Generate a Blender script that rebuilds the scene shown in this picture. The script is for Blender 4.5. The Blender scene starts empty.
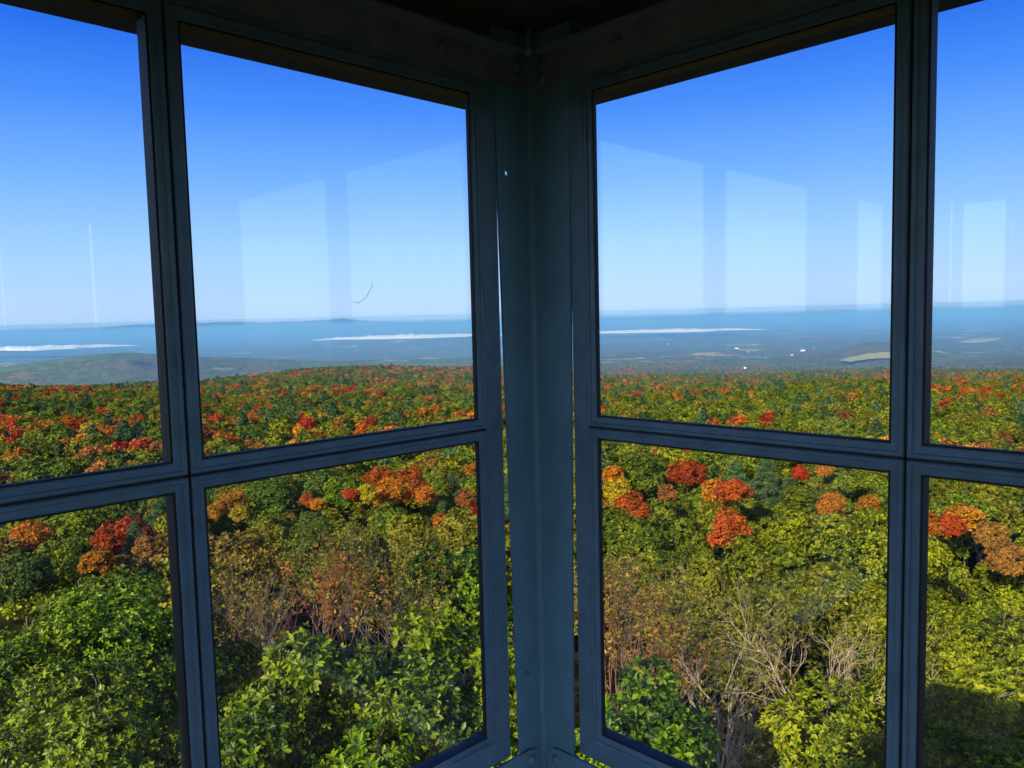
import bpy, bmesh, math, random
import numpy as np
from mathutils import Vector, Matrix

PI = math.pi
R = math.radians
scene = bpy.context.scene
COL = scene.collection

# ------------------------------------------------------------------ camera
U = 0.85                                   # pane pitch in metres
ZM = 1.25                                  # height of the meeting rail above the cab floor
CAM = np.array([-2.0187 * U, -1.9098 * U, 0.3605 * U + ZM])
YAW, PIT, ROL, FPX = 0.7874, 0.0806, -0.0243, 785.7
FW = np.array([math.cos(YAW) * math.cos(PIT), math.sin(YAW) * math.cos(PIT), -math.sin(PIT)])
_r = np.array([math.sin(YAW), -math.cos(YAW), 0.0])
_u = np.cross(_r, FW)
RT = _r * math.cos(ROL) + _u * math.sin(ROL)
UP = -_r * math.sin(ROL) + _u * math.cos(ROL)
cam_data = bpy.data.cameras.new('camera')
cam = bpy.data.objects.new('camera', cam_data)
COL.objects.link(cam)
M = Matrix(((RT[0], UP[0], -FW[0], CAM[0]), (RT[1], UP[1], -FW[1], CAM[1]), (RT[2], UP[2], -FW[2], CAM[2]), (0, 0, 0, 1)))
cam.matrix_world = M
cam_data.sensor_width = 36
cam_data.lens = FPX / 1024 * 36
cam_data.clip_start = 0.02
cam_data.clip_end = 200000
scene.camera = cam

# ------------------------------------------------------------------ colour management
scene.view_settings.view_transform = 'Standard'
scene.view_settings.look = 'None'
scene.view_settings.exposure = 0.2
scene.view_settings.gamma = 1.0
scene.view_settings.use_curve_mapping = False
scene.cycles.use_denoising = True
scene.cycles.max_bounces = 10
scene.cycles.transparent_max_bounces = 16
scene.cycles.volume_bounces = 0

# ------------------------------------------------------------------ sun
SUN_AZ, SUN_EL, SUN_POWER = 11.3, 29.2, 6.6      # azimuth the light travels towards, elevation
sd = bpy.data.lights.new('sun', 'SUN')
sd.energy = SUN_POWER
sd.color = (1.0, 0.91, 0.70)
sd.angle = R(0.53)
sun = bpy.data.objects.new('sun', sd)
COL.objects.link(sun)
trav = Vector((math.cos(R(SUN_AZ)) * math.cos(R(SUN_EL)), math.sin(R(SUN_AZ)) * math.cos(R(SUN_EL)), -math.sin(R(SUN_EL))))
sun.rotation_euler = trav.to_track_quat('-Z', 'Y').to_euler()
sun.location = (-6, -2, 8)

# ------------------------------------------------------------------ sky
world = bpy.data.worlds.new('sky')
scene.world = world
world.use_nodes = True
wn, wl = world.node_tree.nodes, world.node_tree.links
wn.clear()
w_out = wn.new('ShaderNodeOutputWorld')
w_bg = wn.new('ShaderNodeBackground')
w_tc = wn.new('ShaderNodeTexCoord')
w_sep = wn.new('ShaderNodeSeparateXYZ')
w_rmp = wn.new('ShaderNodeValToRGB')
wl.new(w_tc.outputs['Generated'], w_sep.inputs[0])
wl.new(w_sep.outputs['Z'], w_rmp.inputs[0])
SKY = [(-.001, (.02, .03, .01)), (0.0, (.50, .69, 1.0)), (.03, (.48, .69, 1.0)), (.09, (.36, .64, 1.0)), (.17, (.185, .455, 1.0)),
       (.25, (.070, .28, .97)), (.32, (.022, .16, .84)), (.6, (.010, .08, .50)), (1.0, (.006, .05, .35))]
el = w_rmp.color_ramp.elements
while len(el) < len(SKY):
    el.new(0.5)
for e, (p, c) in zip(el, SKY):
    e.position = max(p, 0) if p >= 0 else 0
    e.color = (*c, 1)
# the paler, brighter low sky on the sun's side, behind the viewer
w_dot = wn.new('ShaderNodeVectorMath'); w_dot.operation = 'DOT_PRODUCT'
w_dot.inputs[1].default_value = (-math.cos(R(35)), -math.sin(R(35)), 0)
wl.new(w_tc.outputs['Generated'], w_dot.inputs[0])
w_az = wn.new('ShaderNodeMapRange'); w_az.interpolation_type = 'SMOOTHSTEP'
w_az.inputs['From Min'].default_value = -.55; w_az.inputs['From Max'].default_value = .55
wl.new(w_dot.outputs['Value'], w_az.inputs[0])
w_el = wn.new('ShaderNodeValToRGB')
for k, (p, c) in enumerate([(0.0, 0.75), (.12, 1.0), (.26, .8), (.55, .08)]):
    e = w_el.color_ramp.elements[k] if k < 2 else w_el.color_ramp.elements.new(p)
    e.position = p; e.color = (c, c, c, 1)
wl.new(w_sep.outputs['Z'], w_el.inputs[0])
w_mul = wn.new('ShaderNodeMath'); w_mul.operation = 'MULTIPLY'
wl.new(w_az.outputs[0], w_mul.inputs[0]); wl.new(w_el.outputs[0], w_mul.inputs[1])
w_gt = wn.new('ShaderNodeMath'); w_gt.operation = 'GREATER_THAN'; w_gt.inputs[1].default_value = 0
wl.new(w_sep.outputs['Z'], w_gt.inputs[0])
w_m2 = wn.new('ShaderNodeMath'); w_m2.operation = 'MULTIPLY'
wl.new(w_mul.outputs[0], w_m2.inputs[0]); wl.new(w_gt.outputs[0], w_m2.inputs[1])
w_glow = wn.new('ShaderNodeMix'); w_glow.data_type = 'RGBA'; w_glow.blend_type = 'ADD'; w_glow.clamp_factor = False
w_glow.inputs['B'].default_value = (.72, .80, .85, 1)
wl.new(w_m2.outputs[0], w_glow.inputs['Factor'])
wl.new(w_rmp.outputs[0], w_glow.inputs['A'])
wl.new(w_glow.outputs['Result'], w_bg.inputs[0])
wl.new(w_bg.outputs[0], w_out.inputs[0])
w_bg.inputs[1].default_value = 1.0


# ================================================================== helpers
def tag(o, label=None, cat=None, group=None, kind=None):
    if label: o['label'] = label
    if cat: o['category'] = cat
    if group: o['group'] = group
    if kind: o['kind'] = kind
    return o


def empty(name, loc=(0, 0, 0), parent=None):
    o = bpy.data.objects.new(name, None)
    o.empty_display_size = 0.2
    COL.objects.link(o)
    o.location = loc
    if parent: o.parent = parent
    return o


def link_mesh(name, me, mat, parent=None, loc=(0, 0, 0)):
    o = bpy.data.objects.new(name, me)
    if mat is not None and len(me.materials) == 0: me.materials.append(mat)
    COL.objects.link(o)
    o.location = loc
    if parent: o.parent = parent
    return o


class MB:
    """collects vertices and polygons, then makes one mesh"""
    def __init__(self):
        self.V, self.loops, self.sizes, self.n, self.T = [], [], [], 0, []

    def add(self, V, F, tint=None):
        """V (n,3); F (m,k) indices"""
        V = np.asarray(V, float).reshape(-1, 3)
        F = np.asarray(F, int)
        self.V.append(V)
        self.loops.append((F + self.n).ravel())
        self.sizes.append(np.full(F.shape[0], F.shape[1]))
        self.T.append(np.full(len(V), .5) if tint is None else np.asarray(tint, float))
        self.n += len(V)

    def again(self, F):
        pass

    def mesh(self, name, smooth=False, tint=False):
        V = np.concatenate(self.V); L = np.concatenate(self.loops); S = np.concatenate(self.sizes)
        me = bpy.data.meshes.new(name)
        me.vertices.add(len(V)); me.vertices.foreach_set('co', V.astype(np.float32).ravel())
        me.loops.add(len(L)); me.loops.foreach_set('vertex_index', L.astype(np.int32))
        me.polygons.add(len(S))
        st = np.concatenate(([0], np.cumsum(S)[:-1]))
        me.polygons.foreach_set('loop_start', st.astype(np.int32))
        me.polygons.foreach_set('loop_total', S.astype(np.int32))
        me.polygons.foreach_set('use_smooth', np.full(len(S), smooth))
        me.update(calc_edges=True)
        if tint:
            a = me.attributes.new('tint', 'FLOAT', 'POINT')
            a.data.foreach_set('value', np.concatenate(self.T).astype(np.float32))
        return me


def norm(v):
    return v / np.maximum(np.linalg.norm(v, axis=-1, keepdims=True), 1e-9)


# ------------------------------------------------------------------ materials
def new_mat(name):
    m = bpy.data.materials.new(name)
    m.use_nodes = True
    nt = m.node_tree
    return m, nt, nt.nodes, nt.links, nt.nodes['Principled BSDF']


def paint(name, col, rough=.45, var=.15, scale=14, bump=.15, spec=.4):
    """old brushed gloss paint: small uneven value, faint brush bumps"""
    m, nt, N, L, b = new_mat(name)
    tc = N.new('ShaderNodeTexCoord')
    n1 = N.new('ShaderNodeTexNoise'); n1.inputs['Scale'].default_value = scale; n1.inputs['Detail'].default_value = 6
    L.new(tc.outputs['Object'], n1.inputs['Vector'])
    r = N.new('ShaderNodeValToRGB')
    r.color_ramp.elements[0].position = .3; r.color_ramp.elements[1].position = .7
    r.color_ramp.elements[0].color = (*[c * (1 - var) for c in col], 1)
    r.color_ramp.elements[1].color = (*[min(1, c * (1 + var)) for c in col], 1)
    L.new(n1.outputs['Fac'], r.inputs[0]); L.new(r.outputs[0], b.inputs['Base Color'])
    n2 = N.new('ShaderNodeTexNoise'); n2.inputs['Scale'].default_value = scale * 16
    L.new(tc.outputs['Object'], n2.inputs['Vector'])
    bp = N.new('ShaderNodeBump'); bp.inputs['Strength'].default_value = bump; bp.inputs['Distance'].default_value = .002
    L.new(n2.outputs['Fac'], bp.inputs['Height']); L.new(bp.outputs[0], b.inputs['Normal'])
    b.inputs['Roughness'].default_value = rough
    b.inputs['Specular IOR Level'].default_value = spec
    return m


PAINT = paint('cab_paint', (.145, .235, .305), .4, spec=.3)
PAINT_POST = paint('post_paint', (.17, .32, .40), .5, var=.08, scale=8, bump=.35, spec=.3)
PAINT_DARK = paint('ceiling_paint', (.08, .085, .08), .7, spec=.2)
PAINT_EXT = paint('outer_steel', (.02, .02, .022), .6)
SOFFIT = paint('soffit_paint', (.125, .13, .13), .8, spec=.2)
ROOFM = paint('roof_paint', (.10, .14, .12), .6)
FLOORM = paint('floor_boards', (.035, .03, .025), .8, spec=.2)
STEEL = paint('bolt_steel', (.35, .40, .36), .35, scale=60)
STUB = paint('stub_paint', (.50, .45, .33), .5)


def glass_mat():
    m, nt, N, L, b = new_mat('window_glass')
    N.remove(b)
    out = N['Material Output']
    tr = N.new('ShaderNodeBsdfTransparent'); tr.inputs[0].default_value = (.985, .992, .99, 1)
    gl = N.new('ShaderNodeBsdfGlossy'); gl.inputs['Roughness'].default_value = 0.0
    fr = N.new('ShaderNodeFresnel'); fr.inputs['IOR'].default_value = 1.5
    # the same reflectance from either side of the pane (light goes straight through the thin glass)
    ge = N.new('ShaderNodeNewGeometry')
    ir = N.new('ShaderNodeMapRange'); ir.inputs['To Min'].default_value = 1.5; ir.inputs['To Max'].default_value = 1 / 1.5
    L.new(ge.outputs['Backfacing'], ir.inputs[0]); L.new(ir.outputs[0], fr.inputs['IOR'])
    mx = N.new('ShaderNodeMixShader')
    L.new(fr.outputs[0], mx.inputs[0]); L.new(tr.outputs[0], mx.inputs[1]); L.new(gl.outputs[0], mx.inputs[2])
    # a thin film of dust, patchy and streaked
    tc = N.new('ShaderNodeTexCoord')
    mp = N.new('ShaderNodeMapping'); mp.inputs['Scale'].default_value = (3, 3, .7)
    ns = N.new('ShaderNodeTexNoise'); ns.inputs['Scale'].default_value = 3; ns.inputs['Detail'].default_value = 5
    L.new(tc.outputs['Object'], mp.inputs[0]); L.new(mp.outputs[0], ns.inputs['Vector'])
    rp = N.new('ShaderNodeValToRGB')
    rp.color_ramp.elements[0].position = .35; rp.color_ramp.elements[1].position = .85
    rp.color_ramp.elements[0].color = (.004, .004, .004, 1); rp.color_ramp.elements[1].color = (.02, .02, .02, 1)
    L.new(ns.outputs['Fac'], rp.inputs[0])
    df = N.new('ShaderNodeBsdfDiffuse'); df.inputs[0].default_value = (.6, .62, .65, 1)
    m2 = N.new('ShaderNodeMixShader')
    L.new(rp.outputs[0], m2.inputs[0]); L.new(mx.outputs[0], m2.inputs[1]); L.new(df.outputs[0], m2.inputs[2])
    L.new(m2.outputs[0], out.inputs[0])
    return m


GLASS = glass_mat()


def leaf_mat(name, c0, c1, c2, transl=.35, rough=.5, spec=.35, vary=.25):
    """c0 dark / c1 main / c2 light leaves, one value per leaf; each tree a little different"""
    m, nt, N, L, b = new_mat(name)
    out = N['Material Output']
    at = N.new('ShaderNodeAttribute'); at.attribute_name = 'tint'
    rp = N.new('ShaderNodeValToRGB')
    e = rp.color_ramp.elements
    e[0].position = .05; e[0].color = (*c0, 1)
    e[1].position = .95; e[1].color = (*c2, 1)
    k = e.new(.5); k.color = (*c1, 1)
    L.new(at.outputs['Fac'], rp.inputs[0])
    oi = N.new('ShaderNodeObjectInfo')
    hs = N.new('ShaderNodeHueSaturation')
    mr = N.new('ShaderNodeMapRange'); mr.inputs['To Min'].default_value = 1 - vary; mr.inputs['To Max'].default_value = 1 + vary
    L.new(oi.outputs['Random'], mr.inputs[0]); L.new(mr.outputs[0], hs.inputs['Value'])
    mh = N.new('ShaderNodeMapRange'); mh.inputs['To Min'].default_value = .485; mh.inputs['To Max'].default_value = .512
    ml = N.new('ShaderNodeMath'); ml.operation = 'MULTIPLY'; ml.inputs[1].default_value = 7.31
    fr = N.new('ShaderNodeMath'); fr.operation = 'FRACT'
    L.new(oi.outputs['Random'], ml.inputs[0]); L.new(ml.outputs[0], fr.inputs[0]); L.new(fr.outputs[0], mh.inputs[0])
    L.new(mh.outputs[0], hs.inputs['Hue'])
    L.new(rp.outputs[0], hs.inputs['Color'])
    L.new(hs.outputs[0], b.inputs['Base Color'])
    b.inputs['Roughness'].default_value = rough
    b.inputs['Specular IOR Level'].default_value = spec
    tr = N.new('ShaderNodeBsdfTranslucent'); L.new(hs.outputs[0], tr.inputs[0])
    mx = N.new('ShaderNodeMixShader'); mx.inputs[0].default_value = transl
    L.new(b.outputs[0], mx.inputs[1]); L.new(tr.outputs[0], mx.inputs[2])
    L.new(mx.outputs[0], out.inputs[0])
    return m


LEAF = {
    'oak':    leaf_mat('oak_leaves', (.012, .034, .001), (.070, .135, .002), (.24, .32, .006), transl=.25, spec=.25, rough=.4, vary=.1),
    'lime':   leaf_mat('yellow_green_leaves', (.04, .06, .001), (.16, .195, .002), (.34, .33, .005), transl=.25, spec=.2, vary=.15),
    'green':  leaf_mat('green_leaves', (.035, .06, .003), (.115, .165, .008), (.21, .25, .014), transl=.25, spec=.15),
    'dark':   leaf_mat('dark_green_leaves', (.02, .045, .006), (.062, .105, .012), (.12, .17, .018), transl=.25, spec=.15),
    'olive':  leaf_mat('olive_leaves', (.05, .06, .003), (.15, .16, .008), (.26, .24, .014), transl=.25, spec=.15),
    'yellow': leaf_mat('yellow_leaves', (.14, .10, .004), (.34, .24, .008), (.50, .38, .016), transl=.25, spec=.15),
    'orange': leaf_mat('orange_leaves', (.12, .09, .008), (.52, .145, .008), (.62, .26, .014), transl=.25, spec=.15),
    'red':    leaf_mat('red_leaves', (.13, .04, .008), (.45, .042, .009), (.56, .12, .014), transl=.25, spec=.15),
    'rust':   leaf_mat('rust_leaves', (.08, .07, .012), (.30, .11, .020), (.42, .19, .03), transl=.25, spec=.15),
    'brown':  leaf_mat('dry_brown_leaves', (.08, .06, .006), (.23, .165, .022), (.36, .27, .04), transl=.25, spec=.15),
    'pine':   leaf_mat('pine_needles', (.02, .06, .02), (.065, .13, .045), (.13, .22, .075), transl=.1, spec=.15),
}


def bark(name, col):
    m, nt, N, L, b = new_mat(name)
    tc = N.new('ShaderNodeTexCoord')
    mp = N.new('ShaderNodeMapping'); mp.inputs['Scale'].default_value = (6, 6, 1.5)
    ns = N.new('ShaderNodeTexNoise'); ns.inputs['Scale'].default_value = 4; ns.inputs['Detail'].default_value = 6
    L.new(tc.outputs['Object'], mp.inputs[0]); L.new(mp.outputs[0], ns.inputs['Vector'])
    rp = N.new('ShaderNodeValToRGB')
    rp.color_ramp.elements[0].color = (*[c * .55 for c in col], 1)
    rp.color_ramp.elements[1].color = (*[c * 1.35 for c in col], 1)
    rp.color_ramp.elements[0].position = .35; rp.color_ramp.elements[1].position = .65
    L.new(ns.outputs['Fac'], rp.inputs[0]); L.new(rp.outputs[0], b.inputs['Base Color'])
    b.inputs['Roughness'].default_value = .85
    return m


BARK = bark('grey_bark', (.16, .125, .09))
BARK_PALE = bark('pale_bark', (.42, .31, .20))
BARK_RED = bark('reddish_twigs', (.20, .09, .05))


# ================================================================== THE CAB
W = 4.05 * U
ZT, ZB = ZM + 1.0917 * U, ZM - 1.0641 * U           # glass top and bottom
HW = 0.0352 * U
A = 0.2399 * U
B = A + U
WALLS = {
    'left':  lambda s, n, z: (-s, n, z),
    'right': lambda s, n, z: (n, -s, z),
    'rear':  lambda s, n, z: (-W - n, -s, z),
    'back':  lambda s, n, z: (-s, -W - n, z),
}


def bm_box(bm, f, s0, s1, n0, n1, z0, z1, bev=0.0):
    vs = [bm.verts.new(f(s, n, z)) for s in (s0, s1) for n in (n0, n1) for z in (z0, z1)]
    q = [(0, 1, 3, 2), (4, 6, 7, 5), (0, 4, 5, 1), (2, 3, 7, 6), (0, 2, 6, 4), (1, 5, 7, 3)]
    fs = [bm.faces.new([vs[i] for i in k]) for k in q]
    if bev:
        es = list({e for k in fs for e in k.edges})
        bmesh.ops.bevel(bm, geom=es, offset=bev, segments=2, affect='EDGES', profile=.6)
    return fs


def bm_ring(bm, f, s0, s1, z0, z1, prof):
    """mitred frame: prof = closed list of (t outward from the opening, n depth)"""
    rings = []
    for (cs, ss, cz, sz) in ((s0, -1, z0, -1), (s1, 1, z0, -1), (s1, 1, z1, 1), (s0, -1, z1, 1)):
        rings.append([bm.verts.new(f(cs + ss * t, n, cz + sz * t)) for t, n in prof])
    k = len(prof)
    for i in range(4):
        a, b = rings[i], rings[(i + 1) % 4]
        for j in range(k):
            bm.faces.new((a[j], a[(j + 1) % k], b[(j + 1) % k], b[j]))


def bm_done(name, bm, mat, parent=None, smooth=False):
    bmesh.ops.recalc_face_normals(bm, faces=bm.faces[:])
    me = bpy.data.meshes.new(name)
    bm.to_mesh(me); bm.free()
    if smooth:
        for p in me.polygons: p.use_smooth = True
    return link_mesh(name, me, mat, parent)


def bm_bolt(bm, f, s, z, n, r=.011, h=.007):
    """domed bolt head on a washer, facing the room (towards smaller n)"""
    seg = 16
    prof = [(r * 1.5, 0), (r * 1.5, -.0018), (r * 1.05, -.0022), (r, -.003), (r * .86, -h * .75), (r * .5, -h), (0.0006, -h * 1.05)]
    rings = []
    for pr, pn in prof:
        rings.append([bm.verts.new(f(s + pr * math.cos(2 * PI * i / seg), n + pn, z + pr * math.sin(2 * PI * i / seg))) for i in range(seg)])
    for a, b in zip(rings, rings[1:]):
        for i in range(seg):
            bm.faces.new((a[i], a[(i + 1) % seg], b[(i + 1) % seg], b[i]))
    bm.faces.new(rings[-1]); bm.faces.new(rings[0][::-1])


def part_bolt(f, s, z, n, parent, mat, r=.011, h=.007):
    bm = bmesh.new(); bm_bolt(bm, f, s, z, n, r, h)
    return bm_done('bolt', bm, mat, parent, True)


BEAD = [(0, .013), (0, .002), (.0025, 0), (.0155, 0), (.0175, -.0045), (.0245, -.0045), (.027, -.001), (.027, .013)]
OUTER = [(0, .046), (0, .004), (.003, .002), (.046, .002), (.050, .005), (.050, .046)]


def make_window(name, wall, s_start, ncol, label, outer=.052, pitch=U, hw=HW):
    f = WALLS[wall]
    root = empty(name, f(s_start, 0, ZB - HW))
    inv = Vector(root.location)
    fl = lambda s, n, z: tuple(Vector(f(s, n, z)) - inv)
    tag(root, label, 'window', kind='structure')
    s_end = s_start + ncol * pitch
    bm = bmesh.new()
    OUTER_ = [(t * outer / .050, n) for t, n in OUTER]
    bm_ring(bm, fl, s_start - .0005, s_end + .0005, ZB - HW, ZT + HW, OUTER_)
    bm_done('outer_frame', bm, PAINT, root)
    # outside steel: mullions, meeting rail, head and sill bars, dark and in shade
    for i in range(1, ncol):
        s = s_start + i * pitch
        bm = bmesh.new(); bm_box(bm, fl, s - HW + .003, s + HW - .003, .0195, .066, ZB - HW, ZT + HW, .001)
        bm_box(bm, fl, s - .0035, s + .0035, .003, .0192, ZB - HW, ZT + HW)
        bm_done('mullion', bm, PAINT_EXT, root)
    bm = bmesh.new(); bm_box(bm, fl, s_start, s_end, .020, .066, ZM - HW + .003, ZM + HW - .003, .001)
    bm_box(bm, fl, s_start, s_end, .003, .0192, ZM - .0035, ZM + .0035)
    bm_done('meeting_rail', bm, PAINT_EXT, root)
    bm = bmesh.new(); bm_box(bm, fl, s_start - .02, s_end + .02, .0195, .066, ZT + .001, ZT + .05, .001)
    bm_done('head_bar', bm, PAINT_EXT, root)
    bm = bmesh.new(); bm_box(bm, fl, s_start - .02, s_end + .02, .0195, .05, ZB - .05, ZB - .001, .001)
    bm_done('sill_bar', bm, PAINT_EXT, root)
    for i in range(ncol):
        for (z0, z1) in ((ZM + HW, ZT), (ZB, ZM - HW)):
            a, b = s_start + i * pitch + HW, s_start + (i + 1) * pitch - HW
            bm = bmesh.new(); bm_ring(bm, fl, a, b, z0, z1, BEAD)
            bead = bm_done('sash', bm, PAINT, root)
            # black glazing gasket between sash and glass
            bm = bmesh.new(); bm_ring(bm, fl, a, b, z0, z1, [(-.0045, .003), (-.0045, .0146), (.016, .0146), (.016, .0132), (-.0004, .0132), (-.0004, .003)])
            bm_done('gasket', bm, PAINT_EXT, bead)
            bm = bmesh.new(); bm_box(bm, fl, a - .012, b + .012, .0150, .0190, z0 - .012, z1 + .012)
            bm_done('glass_pane', bm, GLASS, bead)
    return root


make_window('window_1', 'left', A, 2, 'grey steel four-pane window left of the corner post, in shade', outer=.066)
make_window('window_2', 'right', A, 2, 'grey steel four-pane window right of the corner post, in shade', outer=.056)
make_window('window_3', 'left', A + 2.55 * U, 1, 'narrow two-pane window at the far end of the left wall', pitch=.56 * U)
make_window('window_4', 'right', A + 2.55 * U, 1, 'narrow two-pane window at the far end of the right wall', pitch=.56 * U)
make_window('window_5', 'rear', .78 * U, 3, 'six-pane window behind the viewer facing window right of the post', pitch=.86 * U)
make_window('added_sun_window', 'rear', .19 * U, 1, 'added narrow window behind the viewer, letting sun onto the left sill', outer=.022, pitch=.34 * U)  # added opening, lets sun reach the left sill so its streak reflects
make_window('window_6', 'back', .78 * U, 3, 'six-pane window behind the viewer facing window left of the post', pitch=.86 * U)

# --- corner post: steel angle with a drilled hole, bolts
Z_SILL = ZM - 1.18 * U
Z_HDR0, Z_HDR1 = ZM + 1.145 * U, ZM + 1.243 * U
Z_CEIL = ZM + 1.33 * U


def flange(bm, f, s1, z0, z1, n0, n1, holes, s2=None):
    """flat steel leg from s=0 to s1 with round holes (s, z, r)"""
    for n in (n0, n1):
        es = []
        loop = [bm.verts.new(f(s, n, z)) for s, z in ((0, z0), (s1, z0), (s2 or s1, z1), (0, z1))]
        es += [bm.edges.new((loop[i], loop[(i + 1) % 4])) for i in range(4)]
        hl = []
        for (hs, hz, hr) in holes:
            c = [bm.verts.new(f(hs + hr * math.cos(2 * PI * i / 20), n, hz + hr * math.sin(2 * PI * i / 20))) for i in range(20)]
            es += [bm.edges.new((c[i], c[(i + 1) % 20])) for i in range(20)]
            hl.append(c)
        bmesh.ops.triangle_fill(bm, edges=es, use_beauty=True)
        if n == n0: l0, h0 = loop, hl
    for a, b in [(l0, loop)] + list(zip(h0, hl)):
        k = len(a)
        for i in range(k):
            bm.faces.new((a[i], a[(i + 1) % k], b[(i + 1) % k], b[i]))


def make_post(label, fl_, fr_, wl_, wr_, detail):
    root = empty('corner_post', fl_(0, 0, 0))
    org = Vector(root.location)
    L_ = lambda s, n, z: tuple(Vector(fl_(s, n, z)) - org)
    R_ = lambda s, n, z: tuple(Vector(fr_(s, n, z)) - org)
    bm = bmesh.new()
    flange(bm, L_, wl_, 0.0, Z_CEIL, .0005, .0085, [(.116 * U, ZM + .856 * U, .0075)] if detail else [], .1440 if detail else None)
    bm_done('flange', bm, PAINT_POST, root)
    bm = bmesh.new()
    flange(bm, R_, wr_, 0.0, Z_CEIL, .0005, .0085, [], .157 if detail else None)
    bm_done('flange', bm, PAINT_POST, root)
    # rolled fillet in the inner angle
    bm = bmesh.new()
    rr = .014
    k = 6
    rows = []
    for z in (0.0, Z_CEIL):
        row = []
        for i in range(k + 1):
            t = PI / 2 * i / k
            a, b = rr * (1 - math.sin(t)), rr * (1 - math.cos(t))
            p = Vector(L_(a, 0, 0)) + Vector(R_(b, 0, 0))
            row.append(bm.verts.new((p.x, p.y, z)))
        rows.append(row)
    for i in range(k):
        bm.faces.new((rows[0][i], rows[0][i + 1], rows[1][i + 1], rows[1][i]))
    bm_done('fillet', bm, PAINT_POST, root, True)
    if detail:
        part_bolt(L_, .076 * U, ZM - .903 * U, .0005, root, PAINT, r=.007, h=.004)
        part_bolt(R_, .138 * U, ZM - .885 * U, .0005, root, STEEL, r=.007, h=.008)
    tag(root, label, 'post', kind='structure')
    return root


make_post('blue grey steel angle post in the corner between the two windows', WALLS['left'], WALLS['right'], .096, .119, True)
make_post('steel angle post at the far end of the left wall',
          lambda s, n, z: (-W + s, n, z), lambda s, n, z: (-W - n, -s, z), .13, .13, False)
make_post('steel angle post at the far end of the right wall',
          lambda s, n, z: (n, -W + s, z), lambda s, n, z: (-s, -W - n, z), .13, .13, False)
make_post('steel angle post in the rear corner behind the viewer',
          lambda s, n, z: (-W + s, -W - n, z), lambda s, n, z: (-W - n, -W + s, z), .13, .13, False)


def angle_bar(name, wall, s0, s1, z0, z1, label, mat, up, holes_s, rnd):
    """angle iron along a wall: upright leg with a rounded end at the corner, level leg outward"""
    f = WALLS[wall]
    root = empty(name, f(s0, 0, z0))
    org = Vector(root.location)
    fl = lambda s, n, z: tuple(Vector(f(s, n, z)) - org)
    bm = bmesh.new()
    h = z1 - z0
    r = h * .42
    zt, zb = z1, z0
    out = [(s1, zb)] + [(s1, zt)]
    # rounded corner-side end
    for i in range(9):
        t = PI / 2 * i / 8
        out.append((s0 + r - r * math.sin(t), zt - r + r * math.cos(t)))
    if rnd == 2:
        for i in range(9):
            t = PI / 2 * i / 8
            out.append((s0 + r - r * math.cos(t), zb + r - r * math.sin(t)))
    else:
        out.append((s0, zb))
    v0 = [bm.verts.new(fl(s, -.010, z)) for s, z in out]
    v1 = [bm.verts.new(fl(s, -.001, z)) for s, z in out]
    bm.faces.new(v0); bm.faces.new(v1[::-1])
    k = len(out)
    for i in range(k):
        bm.faces.new((v0[i], v0[(i + 1) % k], v1[(i + 1) % k], v1[i]))
    bm_done('upright_leg', bm, mat, root)
    bm = bmesh.new()
    zl = (z1 - .009, z1) if up else (z0, z0 + .009)
    bm_box(bm, fl, s0 + .068, s1, -.075 if up else -.075, -.0102, zl[0] - (.012 if not up else 0), zl[1] - (.012 if not up else 0) , .001)
    bm_done('level_leg', bm, mat, root)
    for s, z in holes_s:
        part_bolt(fl, s, z, -.010, root, mat, r=.0105, h=.008)
    tag(root, label, 'beam', kind='structure')
    return root


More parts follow.
